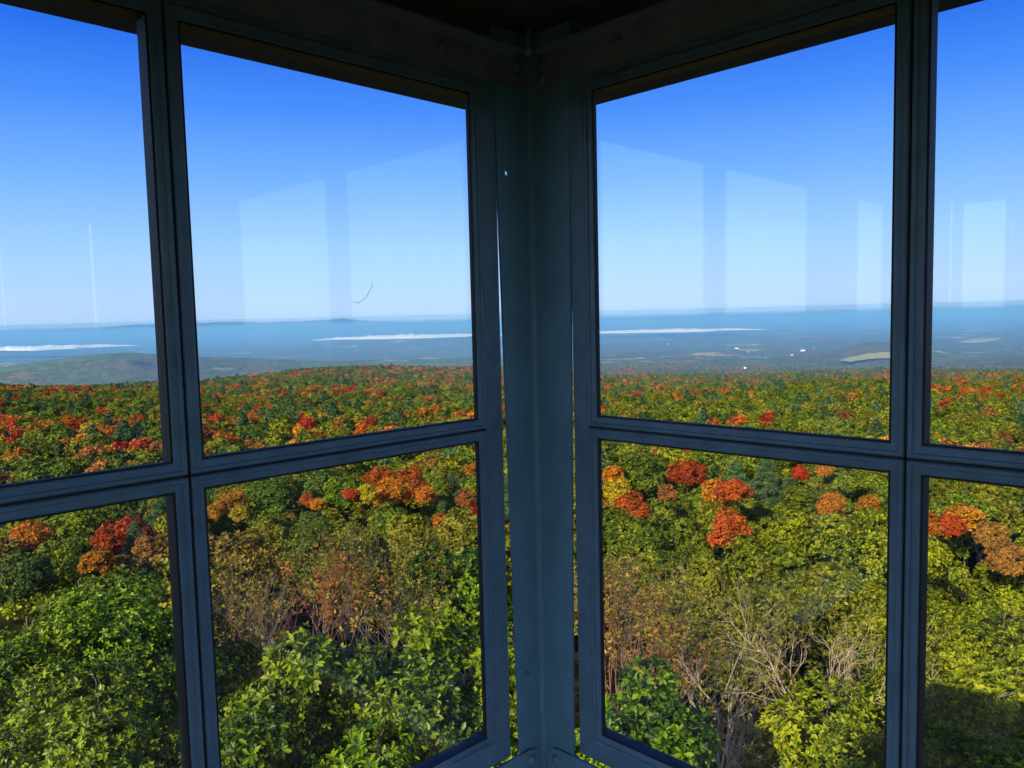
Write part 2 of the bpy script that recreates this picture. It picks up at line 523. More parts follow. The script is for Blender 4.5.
PAINT_HDR = paint('header_paint', (.23, .25, .26), .5, spec=.2)
zc = (Z_HDR0 + Z_HDR1) / 2
for wall, nm in (('left', 'left'), ('right', 'right'), ('rear', 'rear'), ('back', 'back')):
    s_end = W - .02 if wall in ('left', 'right') else W - .16
    s_beg = .022 if wall in ('left', 'right') else .16
    where = {'left': 'above the window left of the post', 'right': 'above the window right of the post',
             'rear': 'on the wall behind the viewer, facing the window right of the post', 'back': 'on the wall behind the viewer, facing the window left of the post'}[wall]
    angle_bar('header_beam', wall, s_beg, s_end, Z_HDR0, Z_HDR1, 'dark steel header angle ' + where, PAINT_HDR, True,
              [(.06, zc + .018), (.062, zc - .02), (.394 * U, zc + .01), (1.3 * U, zc + .01)], 1)
    angle_bar('sill_rail', wall, s_beg + .005, s_end, Z_SILL - .105, Z_SILL - .001, 'blue grey steel sill angle ' + where.replace('above', 'below'), PAINT_POST, False,
              [(.062, Z_SILL - .034), (.066, Z_SILL - .075), (1.0, Z_SILL - .05)], 2)
    # solid panels: apron below the sill
    bm = bmesh.new()
    bm_box(bm, WALLS[wall], .012 if wall in ('left', 'right') else 0, W, .001 if wall in ('left', 'right') else .001, .012, 0, Z_SILL - .012)
    for i in range(int(W / .15)):
        s = .15 * i + .1
        bm_box(bm, WALLS[wall], s, s + .03, .0121, .022, .01, Z_SILL - .02, .003)
    o = bm_done('wall_' + nm, bm, PAINT_DARK, None)
    tag(o, 'solid sheet metal apron below the window, ' + where.replace('above the window ', '').replace('below the window ', ''), 'wall', kind='structure')
    # posts and filler panels beside the narrow windows
    if wall in ('left', 'right'):
        bm = bmesh.new()
        bm_box(bm, WALLS[wall], A + 2 * U + .064, A + 2.55 * U - .064, .002, .03, Z_SILL, Z_HDR1, .003)
        bm_box(bm, WALLS[wall], A + 3.11 * U + .064, W - .14, .002, .03, Z_SILL, Z_HDR1, .003)
    else:
        bm = bmesh.new()
        bm_box(bm, WALLS[wall], .145 if wall == 'back' else .53 * U + .024, .78 * U - .064, .002, .03, Z_SILL, Z_HDR1, .003)  # rear panel is sized to block sun from the left mullion
        bm_box(bm, WALLS[wall], .78 * U + 2.58 * U + .064, W - .145, .002, .03, Z_SILL, Z_HDR1, .003)
    o = bm_done('trim_%d' % (1 + list(WALLS).index(wall)), bm, PAINT, None)
    tag(o, 'plain metal filler panels beside the end windows, ' + where.replace('above the window ', 'wall '), 'panel', kind='structure')

# floor, ceiling, roof
bm = bmesh.new()
bm_box(bm, lambda s, n, z: (s, n, z), -W - .02, .03, -W - .02, .03, -.06, -.001)
tag(bm_done('floor', bm, FLOORM), 'dark boarded floor of the lookout cab', 'floor', kind='structure')
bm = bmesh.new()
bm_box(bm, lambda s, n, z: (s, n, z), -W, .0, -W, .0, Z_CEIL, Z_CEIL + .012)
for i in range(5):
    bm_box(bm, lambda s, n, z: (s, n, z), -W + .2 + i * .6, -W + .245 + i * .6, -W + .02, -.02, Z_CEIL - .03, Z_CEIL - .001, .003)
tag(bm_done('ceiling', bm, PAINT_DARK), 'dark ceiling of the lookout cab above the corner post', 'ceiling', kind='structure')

bm = bmesh.new()
OV = .33 * U
zs = ZM + 1.15 * U


def sq(o, z):
    return [bm.verts.new(p) for p in ((-W - o, -W - o, z), (o, -W - o, z), (o, o, z), (-W - o, o, z))]


r_in0 = sq(.0, Z_CEIL + .02)
r_in = sq(.068, Z_HDR1 + .0)
r_sof = sq(OV, zs)
r_fas = sq(OV + .004, zs + .045)
apex = bm.verts.new((-W / 2, -W / 2, zs + 1.0))
bm.faces.new(r_in0)
for a, b in ((r_in0, r_in), (r_in, r_sof), (r_sof, r_fas)):
    for i in range(4):
        bm.faces.new((a[i], a[(i + 1) % 4], b[(i + 1) % 4], b[i]))
for i in range(4):
    bm.faces.new((r_fas[i], r_fas[(i + 1) % 4], apex))
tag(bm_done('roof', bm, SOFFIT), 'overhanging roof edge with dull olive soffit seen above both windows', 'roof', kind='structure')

# head flashing that closes the gap between the header angle and the soffit, all round
for wall in WALLS:
    pass

# small pale pipe end hanging in the ceiling corner
bm = bmesh.new()
cx = cy = -.034
prof = [(.010, 0.0), (.010, -.045), (.0125, -.047), (.0125, -.064), (.010, -.068), (.004, -.070)]
rings = [[bm.verts.new((cx + r * math.cos(2 * PI * i / 16), cy + r * math.sin(2 * PI * i / 16), Z_CEIL - .001 + z)) for i in range(16)] for r, z in prof]
for a, b in zip(rings, rings[1:]):
    for i in range(16):
        bm.faces.new((a[i], a[(i + 1) % 16], b[(i + 1) % 16], b[i]))
bm.faces.new(rings[-1]); bm.faces.new(rings[0][::-1])
tag(bm_done('pipe_stub', bm, STUB, None, True), 'small pale pipe end hanging from the ceiling above the corner post', 'pipe')

# hair-thin strand stuck on the upper pane left of the post


def on_left(x, y, n):
    d = FW + RT * (x - 512) / FPX - UP * (y - 384) / FPX
    t = (n - CAM[1]) / d[1]
    return CAM + d * t


pts = [(352, 301), (358, 303), (366, 298), (369, 292), (373, 285), (371, 281)]
STRAND = [on_left(x, y, .0135) for x, y in pts]


# ================================================================== THE LAND
def ray(x, y):
    d = FW + RT * (x - 512) / FPX - UP * (y - 384) / FPX
    return d / np.linalg.norm(d)


def azel(x, y):
    d = ray(x, y)
    return math.degrees(math.atan2(d[1], d[0])), math.degrees(math.asin(d[2]))


def pix(P):
    d = np.asarray(P, float) - CAM
    z = d @ FW
    return 512 + FPX * (d @ RT) / z, 384 - FPX * (d @ UP) / z, z


_rg = np.random.RandomState(5)
_lat = _rg.rand(256, 256)


def vnoise(x, y):
    xi, yi = np.floor(x).astype(int), np.floor(y).astype(int)
    fx, fy = x - xi, y - yi
    fx, fy = fx * fx * (3 - 2 * fx), fy * fy * (3 - 2 * fy)
    g = lambda i, j: _lat[i % 256, j % 256]
    return (g(xi, yi) * (1 - fx) + g(xi + 1, yi) * fx) * (1 - fy) + (g(xi, yi + 1) * (1 - fx) + g(xi + 1, yi + 1) * fx) * fy


def fbm(x, y, o=4):
    s, a = 0, 1.0
    for i in range(o):
        s = s + a * (vnoise(x * 2 ** i + 17 * i, y * 2 ** i + 5 * i) - .5)
        a *= .5
    return s


def smooth(a, b, x):
    t = np.clip((x - a) / (b - a), 0, 1)
    return t * t * (3 - 2 * t)


PR = np.log([5, 8, 14, 25, 47, 105, 235, 470, 900, 1300, 2000, 3000, 4500, 8000, 14000, 45000, 90000])
PL = [-3.0, -3.8, -5.2, -7.8, -11.5, -16.5, -24, -36, -56, -92, -150, -205, -235, -250, -255, -260, -260]
PRT = [-3.0, -3.8, -5.2, -7.8, -11.5, -16.5, -25, -40, -68, -93, -128, -170, -212, -245, -255, -260, -260]


def canopy(r, az):
    """height of the tree tops below the viewer's eye"""
    r = np.maximum(r, 5.0)
    az = np.where(np.asarray(az) > 180, 0.0, az)
    w = smooth(36, 47, az)
    lr = np.log(r)
    z = w * np.interp(lr, PR, PL) + (1 - w) * np.interp(lr, PR, PRT)
    x, y = r * np.cos(np.radians(az)), r * np.sin(np.radians(az))
    # rounded knoll whose crest carries the bright red trees left of the post
    z = z + 9.5 * np.exp(-((az - 57.5) / 8) ** 2 - ((r - 850) / 330.) ** 2)
    z = z + 7 * np.exp(-((az - 82) / 6) ** 2 - ((r - 800) / 300.) ** 2)
    # long wooded ridge some kilometres off at the left
    rid = np.interp(az, [40, 46, 52, 58, 63, 67, 71, 74, 78, 84, 90], [0, 45, 55, 70, 85, 100, 122, 112, 85, 70, 60])
    z = z + rid * np.exp(-((r - 3400) / 600.) ** 2)
    rid2 = np.interp(az, [20, 40, 47, 56, 62, 90], [30, 35, 75, 60, 20, 0])
    z = z + rid2 * np.exp(-((r - 8200) / 900.) ** 2)
    z = z + 62 * np.exp(-((az - 20.0) / 3.2) ** 2 - ((r - 3900) / 420.) ** 2)
    k = smooth(250, 1500, r) * (1 - smooth(9000, 14000, r))
    z = z + k * 26 * fbm(x / 900 + 3, y / 900 + 8, 4) + smooth(30, 120, r) * (1 - smooth(700, 1500, r)) * 7 * fbm(x / 75 + 1, y / 75 + 2, 2)
    return z


def ground(r, az):
    return canopy(r, az) - 9.0 * (1 - smooth(1500, 3200, r)) - .5


def P(r, az, z):
    return np.array([CAM[0] + r * math.cos(R(az)), CAM[1] + r * math.sin(R(az)), CAM[2] + z])


def at(x, y):
    """where the line of sight meets the tree tops"""
    az, e = azel(x, y)
    te = math.tan(R(e))
    rs = np.exp(np.linspace(math.log(7), math.log(9000), 700))
    d = canopy(rs, az) - rs * te
    i = np.argmax(d >= 0) if (d >= 0).any() else len(rs) - 1
    return rs[i], az


# --- terrain mesh: a fan of rings out to the far plain
az_s = np.concatenate((np.arange(-2, 98, .14), np.arange(98, 358.01, 2.0)))
r_s = np.concatenate(([3.0], np.exp(np.linspace(math.log(5), math.log(1500), 130)), np.exp(np.linspace(math.log(1500), math.log(20000), 300))[1:], np.exp(np.linspace(math.log(20000), math.log(90000), 20))[1:]))
RR, AA = np.meshgrid(r_s, az_s, indexing='ij')
ZZ = ground(RR, AA)
rs_ = np.random.RandomState(3)
ZZ = ZZ + smooth(1500, 3000, RR) * (1 - smooth(7000, 16000, RR)) * rs_.rand(*RR.shape) * np.minimum(7, RR * .0016)
X = CAM[0] + RR * np.cos(np.radians(AA)); Y = CAM[1] + RR * np.sin(np.radians(AA)); Z = CAM[2] + ZZ
nr, na = RR.shape
I = np.arange(nr * na).reshape(nr, na)
mb = MB()
mb.add(np.stack([X, Y, Z], -1).reshape(-1, 3), np.stack([I[:-1, :-1], I[1:, :-1], I[1:, 1:], I[:-1, 1:]], -1).reshape(-1, 4))
me = mb.mesh('terrain', smooth=True)


def terrain_mat():
    m, nt, N, L, b = new_mat('wooded_land')
    tc = N.new('ShaderNodeTexCoord')

    def noise(scale, detail=4, rough=.6):
        n = N.new('ShaderNodeTexNoise'); n.inputs['Scale'].default_value = scale
        n.inputs['Detail'].default_value = detail; n.inputs['Roughness'].default_value = rough
        L.new(tc.outputs['Object'], n.inputs['Vector']); return n.outputs['Fac']

    def ramp(src, stops, interp='LINEAR'):
        r = N.new('ShaderNodeValToRGB'); r.color_ramp.interpolation = interp
        e = r.color_ramp.elements
        while len(e) < len(stops): e.new(.5)
        for k, (p, c) in zip(e, stops):
            k.position = p; k.color = (*c, 1)
        L.new(src, r.inputs[0]); return r.outputs[0]

    def mix(fac, a, bb):
        x = N.new('ShaderNodeMix'); x.data_type = 'RGBA'
        L.new(fac, x.inputs['Factor']); L.new(a, x.inputs['A']); L.new(bb, x.inputs['B'])
        return x.outputs['Result']

    trees = ramp(noise(.0042, 9, .74), [(.30, (0.014, 0.043, 0.009)), (.41, (0.058, 0.108, 0.013)), (.49, (0.137, 0.187, 0.022)),
                                       (.55, (0.043, 0.079, 0.012)), (.61, (0.245, 0.130, 0.022)), (.68, (0.144, 0.137, 0.025)), (.76, (0.036, 0.065, 0.012))])
    region = ramp(noise(.0012, 4), [(.42, (0, 0, 0)), (.60, (1, 1, 1))])
    dull = ramp(noise(.0036, 9, .74), [(.33, (0.018, 0.043, 0.011)), (.45, (0.158, 0.115, 0.029)), (.51, (0.043, 0.079, 0.014)), (.58, (0.108, 0.137, 0.022)), (.66, (0.288, 0.166, 0.058))])
    col = mix(region, trees, dull)
    # cleared fields out on the plain
    fields = ramp(noise(.0030, 4, .55), [(.63, (0, 0, 0)), (.65, (1, 1, 1))])
    fcol = ramp(noise(.006, 2), [(.4, (.26, .25, .06)), (.6, (.46, .36, .12))])
    far = N.new('ShaderNodeVectorMath'); far.operation = 'LENGTH'
    L.new(tc.outputs['Object'], far.inputs[0])
    mr = N.new('ShaderNodeMapRange'); mr.inputs['From Min'].default_value = 2600; mr.inputs['From Max'].default_value = 3200
    mr.inputs['To Max'].default_value = .9
    L.new(far.outputs['Value'], mr.inputs[0])
    ml = N.new('ShaderNodeMath'); ml.operation = 'MULTIPLY'
    L.new(fields, ml.inputs[0]); L.new(mr.outputs[0], ml.inputs[1])
    col = mix(ml.outputs[0], col, fcol)
    # leaf litter close to the tower
    near = N.new('ShaderNodeMapRange'); near.inputs['From Min'].default_value = 60; near.inputs['From Max'].default_value = 250
    L.new(far.outputs['Value'], near.inputs[0])
    litter = ramp(noise(1.5, 6, .7), [(.35, (.015, .018, .006)), (.55, (.035, .028, .01)), (.7, (.06, .038, .014))])
    col = mix(near.outputs[0], litter, col)
    L.new(col, b.inputs['Base Color'])
    b.inputs['Roughness'].default_value = 1
    b.inputs['Specular IOR Level'].default_value = 0
    bp = N.new('ShaderNodeBump'); bp.inputs['Strength'].default_value = .6; bp.inputs['Distance'].default_value = 8
    L.new(noise(.05, 4, .7), bp.inputs['Height']); L.new(bp.outputs[0], b.inputs['Normal'])
    return m


terr = link_mesh('terrain', me, terrain_mat())
tag(terr, 'wooded land falling away below the tower to a far blue plain', 'land', kind='structure')

# --- far mountain range
mb = MB()
azm = np.arange(6, 92, .1)
skyline = np.interp(azm, [6, 20, 30, 38, 44, 47, 49, 51, 53, 55, 57.2, 58.5, 60, 62, 65, 68, 70, 73, 76, 79, 84, 92],
                    [-.62, -.60, -.52, -.42, -.36, -.22, -.14, -.05, .0, .10, .30, .22, .16, .17, .24, .17, .22, .10, -.04, -.10, -.1, -.1])
skyline = np.where(skyline > -.3, -.3 + (skyline + .3) * 1.25, skyline) + .07 * fbm(azm * .9, azm * 0 + 3.3, 4)
rows = []
for rr, k in ((38000, 0.0), (41000, .45), (43500, .8), (45000, 1.0), (49000, .3)):
    zt_ = 45000 * np.tan(np.radians(skyline))
    zb_ = -270.0
    z = zb_ + (zt_ - zb_) * k + (60 * fbm(azm * 1.3 + rr, azm * 0 + rr * .01, 3) if k not in (0, 1.0) else 0)
    rows.append(np.stack([CAM[0] + rr * np.cos(np.radians(azm)), CAM[1] + rr * np.sin(np.radians(azm)), CAM[2] + z], -1))
Vm = np.concatenate(rows); n = len(azm)
I = np.arange(len(Vm)).reshape(len(rows), n)
mb.add(Vm, np.stack([I[:-1, :-1], I[1:, :-1], I[1:, 1:], I[:-1, 1:]], -1).reshape(-1, 4))
MTN, _, N_, L_, b_ = new_mat('mountain_woods')
ns = N_.new('ShaderNodeTexNoise'); ns.inputs['Scale'].default_value = .0006; ns.inputs['Detail'].default_value = 5
tc_ = N_.new('ShaderNodeTexCoord'); L_.new(tc_.outputs['Object'], ns.inputs['Vector'])
rp = N_.new('ShaderNodeValToRGB'); rp.color_ramp.elements[0].color = (.03, .05, .03, 1); rp.color_ramp.elements[1].color = (.08, .09, .05, 1)
L_.new(ns.outputs['Fac'], rp.inputs[0]); L_.new(rp.outputs[0], b_.inputs['Base Color'])
b_.inputs['Roughness'].default_value = 1
tag(link_mesh('mountain_range', mb.mesh('mountain_range', True), MTN), 'low blue mountain range along the far horizon', 'mountains', kind='structure')

# --- white banks of valley mist
MIST, _, N_, L_, b_ = new_mat('valley_mist')
b_.inputs['Base Color'].default_value = (.9, .92, .95, 1); b_.inputs['Roughness'].default_value = 1
b_.inputs['Specular IOR Level'].default_value = 0


def mist(a0, a1, rdist, h, label, seed):
    azs = np.linspace(a0, a1, 160)
    t = np.linspace(0, 1, 160)
    env = np.sin(PI * np.clip(t, .001, .999)) ** .8
    hh = h * env * (.75 + .9 * np.abs(fbm(azs * 1.7 + seed, azs * 0 + seed, 4)))
    wd = rdist * .06 * env + 20
    ks = np.linspace(0, PI, 9)
    V = []
    for k in ks:
        rr = rdist + 500 * fbm(azs * .5 + seed * 3, azs * 0, 2) - wd * np.cos(k)
        z = -rdist * math.tan(R(1.03)) + hh * np.sin(k)
        V.append(np.stack([CAM[0] + rr * np.cos(np.radians(azs)), CAM[1] + rr * np.sin(np.radians(azs)), CAM[2] + z], -1))
    V = np.concatenate(V); I = np.arange(len(V)).reshape(len(ks), 160)
    m = MB(); m.add(V, np.stack([I[:-1, :-1], I[1:, :-1], I[1:, 1:], I[:-1, 1:]], -1).reshape(-1, 4))
    o = link_mesh('mist_bank', m.mesh('mist_bank', True), MIST)
    tag(o, label, 'mist', kind='stuff')


mist(44.5, 59.5, 9500, 40, 'long white mist bank in the valley left of the corner post', 3.1)
mist(27.0, 41.5, 10000, 32, 'thin white mist bank in the valley right of the corner post', 8.7)
mist(70.5, 82, 9000, 34, 'white mist bank at the far left above the wooded ridge', 5.3)

# ================================================================== PLANTS
# leaf outlines: (along, across); two halves folded on the midrib
OAK = [(0, 0), (.20, .10), (.27, .07), (.40, .24), (.50, .12), (.68, .27), (.78, .13), (.90, .15), (1, 0)]
PLAIN = [(0, 0), (.35, .26), (.7, .2), (1, 0)]
DIAM = [(0, 0), (.5, .33), (1, 0)]
NEED = [(0, 0), (.4, .07), (1, 0)]


def add_leaves(mb, Pb, D, Nn, Ln, shape, tint, fold=.12):
    D = norm(D); Nn = norm(Nn - (Nn * D).sum(-1, keepdims=True) * D)
    S = np.cross(Nn, D)
    sh = np.array(shape); k = len(sh)
    half = []
    for sg in (1, -1):
        V = Pb[:, None, :] + Ln[:, None, None] * (D[:, None, :] * sh[None, :, 0, None] + sg * S[:, None, :] * sh[None, :, 1, None]
                                                  + Nn[:, None, :] * (fold * np.abs(sh[None, :, 1, None]) * 2 - .12 * sh[None, :, 0, None] ** 2))
        idx = np.arange(len(Pb) * k).reshape(-1, k)
        if sg < 0: idx = idx[:, ::-1]
        half.append((V.reshape(-1, 3), idx))
    t = np.repeat(tint, k)
    for V, F in half: mb.add(V, F, t)


def tangent_frame(n):
    a = np.where(np.abs(n[:, 2:3]) < .9, np.array([[0, 0, 1.]]), np.array([[1., 0, 0]]))
    t1 = norm(np.cross(n, a)); return t1, np.cross(n, t1)


def rosettes(mb, C, Nn, k, Ln, shape, rs, spread=(45, 85), tjit=.34, base=None):
    """k leaves radiating from every twig end C with axis Nn"""
    m = len(C)
    t1, t2 = tangent_frame(Nn)
    ph = (np.arange(k)[None, :] * 2 * PI / k + rs.rand(m, 1) * 6.28 + rs.normal(0, .25, (m, k)))
    th = np.radians(rs.uniform(spread[0], spread[1], (m, k)))
    T = t1[:, None] * np.cos(ph)[..., None] + t2[:, None] * np.sin(ph)[..., None]
    D = Nn[:, None] * np.cos(th)[..., None] + T * np.sin(th)[..., None]
    NL = Nn[:, None] * np.sin(th)[..., None] - T * np.cos(th)[..., None] + rs.normal(0, .25, (m, k, 3))
    Pb = np.repeat(C[:, None], k, 1) + D * (Ln * .1)
    L_ = Ln * rs.uniform(.65, 1.15, (m, k))
    b = rs.uniform(.2, .8, m) if base is None else base
    ti = np.clip(b[:, None] + rs.normal(0, tjit, (m, k)), 0, 1)
    add_leaves(mb, Pb.reshape(-1, 3), D.reshape(-1, 3), NL.reshape(-1, 3), L_.ravel(), shape, ti.ravel())


def blobs(rs, Rc, Hc, z0, n, br, sep=1.0):
    """lumps of a crown: centres on and inside an egg of radius Rc, height Hc standing on z0"""
    out = []
    for i in range(n * 30):
        v = rs.normal(0, 1, 3); v /= np.linalg.norm(v)
        if v[2] < -.55: continue
        q = rs.uniform(.35, 1.0)
        b = br * rs.uniform(.7, 1.25)
        c = np.array([v[0] * (Rc - b * .8) * q, v[1] * (Rc - b * .8) * q, z0 + Hc * .45 + v[2] * (Hc * .5 - b * .5) * q])
        if all(np.linalg.norm(c - o) > sep * max(b, ob) for o, ob in out):
            out.append((c, b))
        if len(out) >= n: break
    return out


def crown_points(rs, bl, dens):
    Cs, Ns, Ts = [], [], []
    cen = np.array([c for c, b in bl]); rad = np.array([b for c, b in bl])
    mid = cen.mean(0)
    for c, b in bl:
        m = max(6, int(dens * 4 * PI * b * b))
        v = norm(rs.normal(0, 1, (m, 3)))
        keep = (v[:, 2] > -.35) | (rs.rand(m) < .3)
        v = v[keep]
        p = c + v * b * rs.uniform(.72, 1.08, (len(v), 1)) * np.array([1, 1, .85])
        d = np.linalg.norm(p[:, None] - cen[None], axis=-1) / rad[None]
        ok = (d < .72).sum(1) == 0
        p, v = p[ok], v[ok]
        out = norm(p - mid)
        Ns.append(norm(v * .7 + out * .3 + np.array([0, 0, .45]) + rs.normal(0, .22, v.shape)))
        Cs.append(p)
        Ts.append(np.clip(rs.uniform(.25, .75) + rs.normal(0, .12, len(p)), 0, 1))
    return np.concatenate(Cs), np.concatenate(Ns), np.concatenate(Ts)


def tube(mb, pts, rad, sides=6):
    pts = np.asarray(pts, float); rad = np.asarray(rad, float)
    tg = np.gradient(pts, axis=0); tg = norm(tg)
    t1, t2 = tangent_frame(tg)
    for i in range(1, len(pts)):            # keep the rings from twisting
        t1[i] = t1[i - 1] - tg[i] * (t1[i - 1] @ tg[i]); t1[i] /= np.linalg.norm(t1[i]); t2[i] = np.cross(tg[i], t1[i])
    a = np.arange(sides) * 2 * PI / sides
    V = pts[:, None] + rad[:, None, None] * (t1[:, None] * np.cos(a)[None, :, None] + t2[:, None] * np.sin(a)[None, :, None])
    n = len(pts)
    I = np.arange(n * sides).reshape(n, sides)
    J = np.roll(I, -1, 1)
    mb.add(V.reshape(-1, 3), np.stack([I[:-1], J[:-1], J[1:], I[1:]], -1).reshape(-1, 4))


def limb(rs, a, b, sag=.12, n=6):
    a, b = np.asarray(a, float), np.asarray(b, float)
    t = np.linspace(0, 1, n)[:, None]
    L_ = np.linalg.norm(b - a)
    off = rs.normal(0, .05 * L_, (n, 3)); off[0] = 0; off[-1] = 0
    bow = np.array([0, 0, 1]) * (np.sin(t * PI) * -sag * L_) + (b - a) * 0
    return a + (b - a) * t + off + bow * (t > 0)


def build_broadleaf(rs, Rc, Hc, Ht, nb, br, dens, k, Ln, shape, trunk_r=.12):
    """returns foliage mesh builder, trunk builder, list of branch builders; tree base at the origin"""
    z0 = Ht - Hc
    bl = blobs(rs, Rc, Hc, z0, nb, br)
    C, Nn, T = crown_points(rs, bl, dens)
    fo = MB(); rosettes(fo, C, Nn, k, Ln, shape, rs, base=T)
    tr = MB()
    top = np.array([0, 0, z0 + Hc * .45])
    tp = limb(rs, (0, 0, 0), top, 0, 8)
    tube(tr, tp, np.linspace(trunk_r, trunk_r * .35, 8), 8)
    brs = []
    order = sorted(range(len(bl)), key=lambda i: -bl[i][1])
    for i in order:
        q = MB()
        s = tp[rs.randint(3, 8)]
        tube(q, limb(rs, s, bl[i][0], .05, 6), np.linspace(trunk_r * .35, .012, 6), 5)
        for _ in range(2):
            e = bl[i][0] + norm(rs.normal(0, 1, 3) + np.array([0, 0, .4])) * bl[i][1] * .9
            tube(q, limb(rs, bl[i][0], e, 0, 4), np.linspace(.012, .004, 4), 4)
        brs.append(q)
    return fo, tr, brs


def build_bare(rs, Ht, spread=.55, levels=4, r0=.05, forks=3, stems=1, tip_leaf=None, lean=.15):
    """leafless tree: forking limbs; returns trunk builder, branch builders (one per main limb), twig tips"""
    tr = MB(); brs = []; tips = []

    def grow(mb, p, d, L_, r, lev):
        n = 5
        pts = [p]
        dd = d.copy()
        for i in range(n - 1):
            dd = norm(dd + rs.normal(0, .13, 3) + np.array([0, 0, .05]))
            pts.append(pts[-1] + dd * L_ / (n - 1))
        tube(mb, pts, np.linspace(r, r * .55, n), 5 if lev < 2 else 3)
        tips.append((pts[-1], dd))
        if lev >= levels: return
        for i in range(forks if lev else forks + 1):
            nd = norm(dd + norm(rs.normal(0, 1, 3)) * spread * rs.uniform(.6, 1.3))
            st = pts[rs.randint(2, n)] if i else pts[-1]
            grow(mb, st, nd, L_ * rs.uniform(.55, .8), r * .55, lev + 1)

    for s in range(stems):
        d = norm(np.array([rs.normal(0, lean), rs.normal(0, lean), 1.0]))
        base = np.array([rs.normal(0, .12 * (stems > 1)), rs.normal(0, .12 * (stems > 1)), 0])
        pts = limb(rs, base, base + d * Ht * .4, 0, 6)
        tube(tr, pts, np.linspace(r0, r0 * .7, 6), 7)
        for i in range(forks + 1):
            q = MB()
            nd = norm(d + norm(rs.normal(0, 1, 3) * np.array([1, 1, .4])) * spread)
            grow(q, pts[-1 - (i % 2)], nd, Ht * .27 * rs.uniform(.7, 1.1), r0 * .55, 1)
            brs.append(q)
    return tr, brs, tips


def build_pine(rs, Ht, Rc, whorls, per, tuft, Ln):
    """white pine: level whorls of drooping boughs with needle pads"""
    tr = MB(); fo = MB(); boughs = MB()
    tube(tr, limb(rs, (0, 0, 0), (0, 0, Ht), 0, 10), np.linspace(Ht * .022, .015, 10), 7)
    Cs, Ns = [], []
    for w in range(whorls):
        t = w / (whorls - 1)
        z = Ht * (.28 + .70 * t)
        ln = Rc * (1.0 - t) ** .75 * rs.uniform(.85, 1.1) + .12
        for b in range(per):
            a = 2 * PI * b / per + rs.rand() * .9 + w
            L_ = ln * rs.uniform(.75, 1.1)
            d = np.array([math.cos(a), math.sin(a), 0])
            e = np.array([0, 0, z]) + d * L_ + np.array([0, 0, .16 * L_ - .10 * L_ * (1 - t)])
            pts = limb(rs, (0, 0, z), e, .06, 5)
            tube(boughs, pts, np.linspace(.02 + .012 * L_, .006, 5), 4)
            m = max(4, int(tuft * L_))
            u = rs.uniform(.25, 1.03, m) ** .8
            side = np.array([-d[1], d[0], 0])
            q = np.array([0, 0, z]) + (e - np.array([0, 0, z])) * u[:, None] + side * (rs.normal(0, .16, m) * L_ * (1.2 - .6 * u))[:, None]
            q[:, 2] += rs.normal(0.03, .05, m) * L_ + .02
            Cs.append(q); Ns.append(norm(d * .5 + np.array([0, 0, .8]) + rs.normal(0, .2, (m, 3))))
    C, Nn = np.concatenate(Cs), np.concatenate(Ns)
    rosettes(fo, C, Nn, 6, Ln, NEED if Ln < .5 else [(0, 0), (.4, .13), (1, 0)], rs, spread=(20, 85))
    return fo, tr, boughs


def near_tree(name, cat, label, x, y_top, r, spec, leaf, seed, group=None, bark_m=BARK, hd=None):
    """a tree close to the tower: its top is seen at (x, y_top) at the distance r"""
    rs = np.random.RandomState(seed)
    az, e = azel(x, y_top)
    zt_ = r * math.tan(R(e))
    zg = float(ground(np.array([r]), az)[0])
    if hd: zg = zt_ - hd
    zg = min(zg, zt_ - spec['Hc'] - .6)
    Ht = zt_ - zg
    root = empty(name, tuple(P(r, az, zg)))
    root.rotation_euler.z = rs.rand() * 6.28
    fo, tr, brs = build_broadleaf(rs, spec['Rc'], spec['Hc'], Ht, spec['nb'], spec['br'], spec['dens'], spec['k'], spec['Ln'], spec['shape'], spec.get('tr', .11))
    link_mesh('foliage', fo.mesh('foliage', tint=True), LEAF[leaf], root)
    link_mesh('trunk', tr.mesh('trunk', True), bark_m, root)
    for q in brs[:spec.get('nbr', 7)]:
        link_mesh('branch', q.mesh('branch', True), bark_m, root)
    tag(root, label, cat, group)
    return root


mb = MB(); tube(mb, STRAND, [.0003, .0005, .0005, .0006, .0005, .0003], 6)
tag(link_mesh('cobweb_strand', mb.mesh('cobweb_strand', True), paint('web_grey', (.35, .45, .6), .7)),
    'hair-thin cobweb strand stuck low on upper pane left of the post', 'cobweb')

# ---- the oaks right below the cab
O10 = lambda Rc, Hc, nb: dict(Rc=Rc, Hc=Hc, nb=nb, br=.36, dens=62, k=7, Ln=.112, shape=OAK)
O16 = lambda Rc, Hc, nb: dict(Rc=Rc, Hc=Hc, nb=nb, br=.5, dens=85, k=6, Ln=.085, shape=PLAIN)
F20 = lambda Rc, Hc, nb: dict(Rc=Rc, Hc=Hc, nb=nb, br=.55, dens=60, k=6, Ln=.095, shape=PLAIN)
F35 = lambda Rc, Hc, nb: dict(Rc=Rc, Hc=Hc, nb=nb, br=.7, dens=30, k=6, Ln=.165, shape=DIAM)

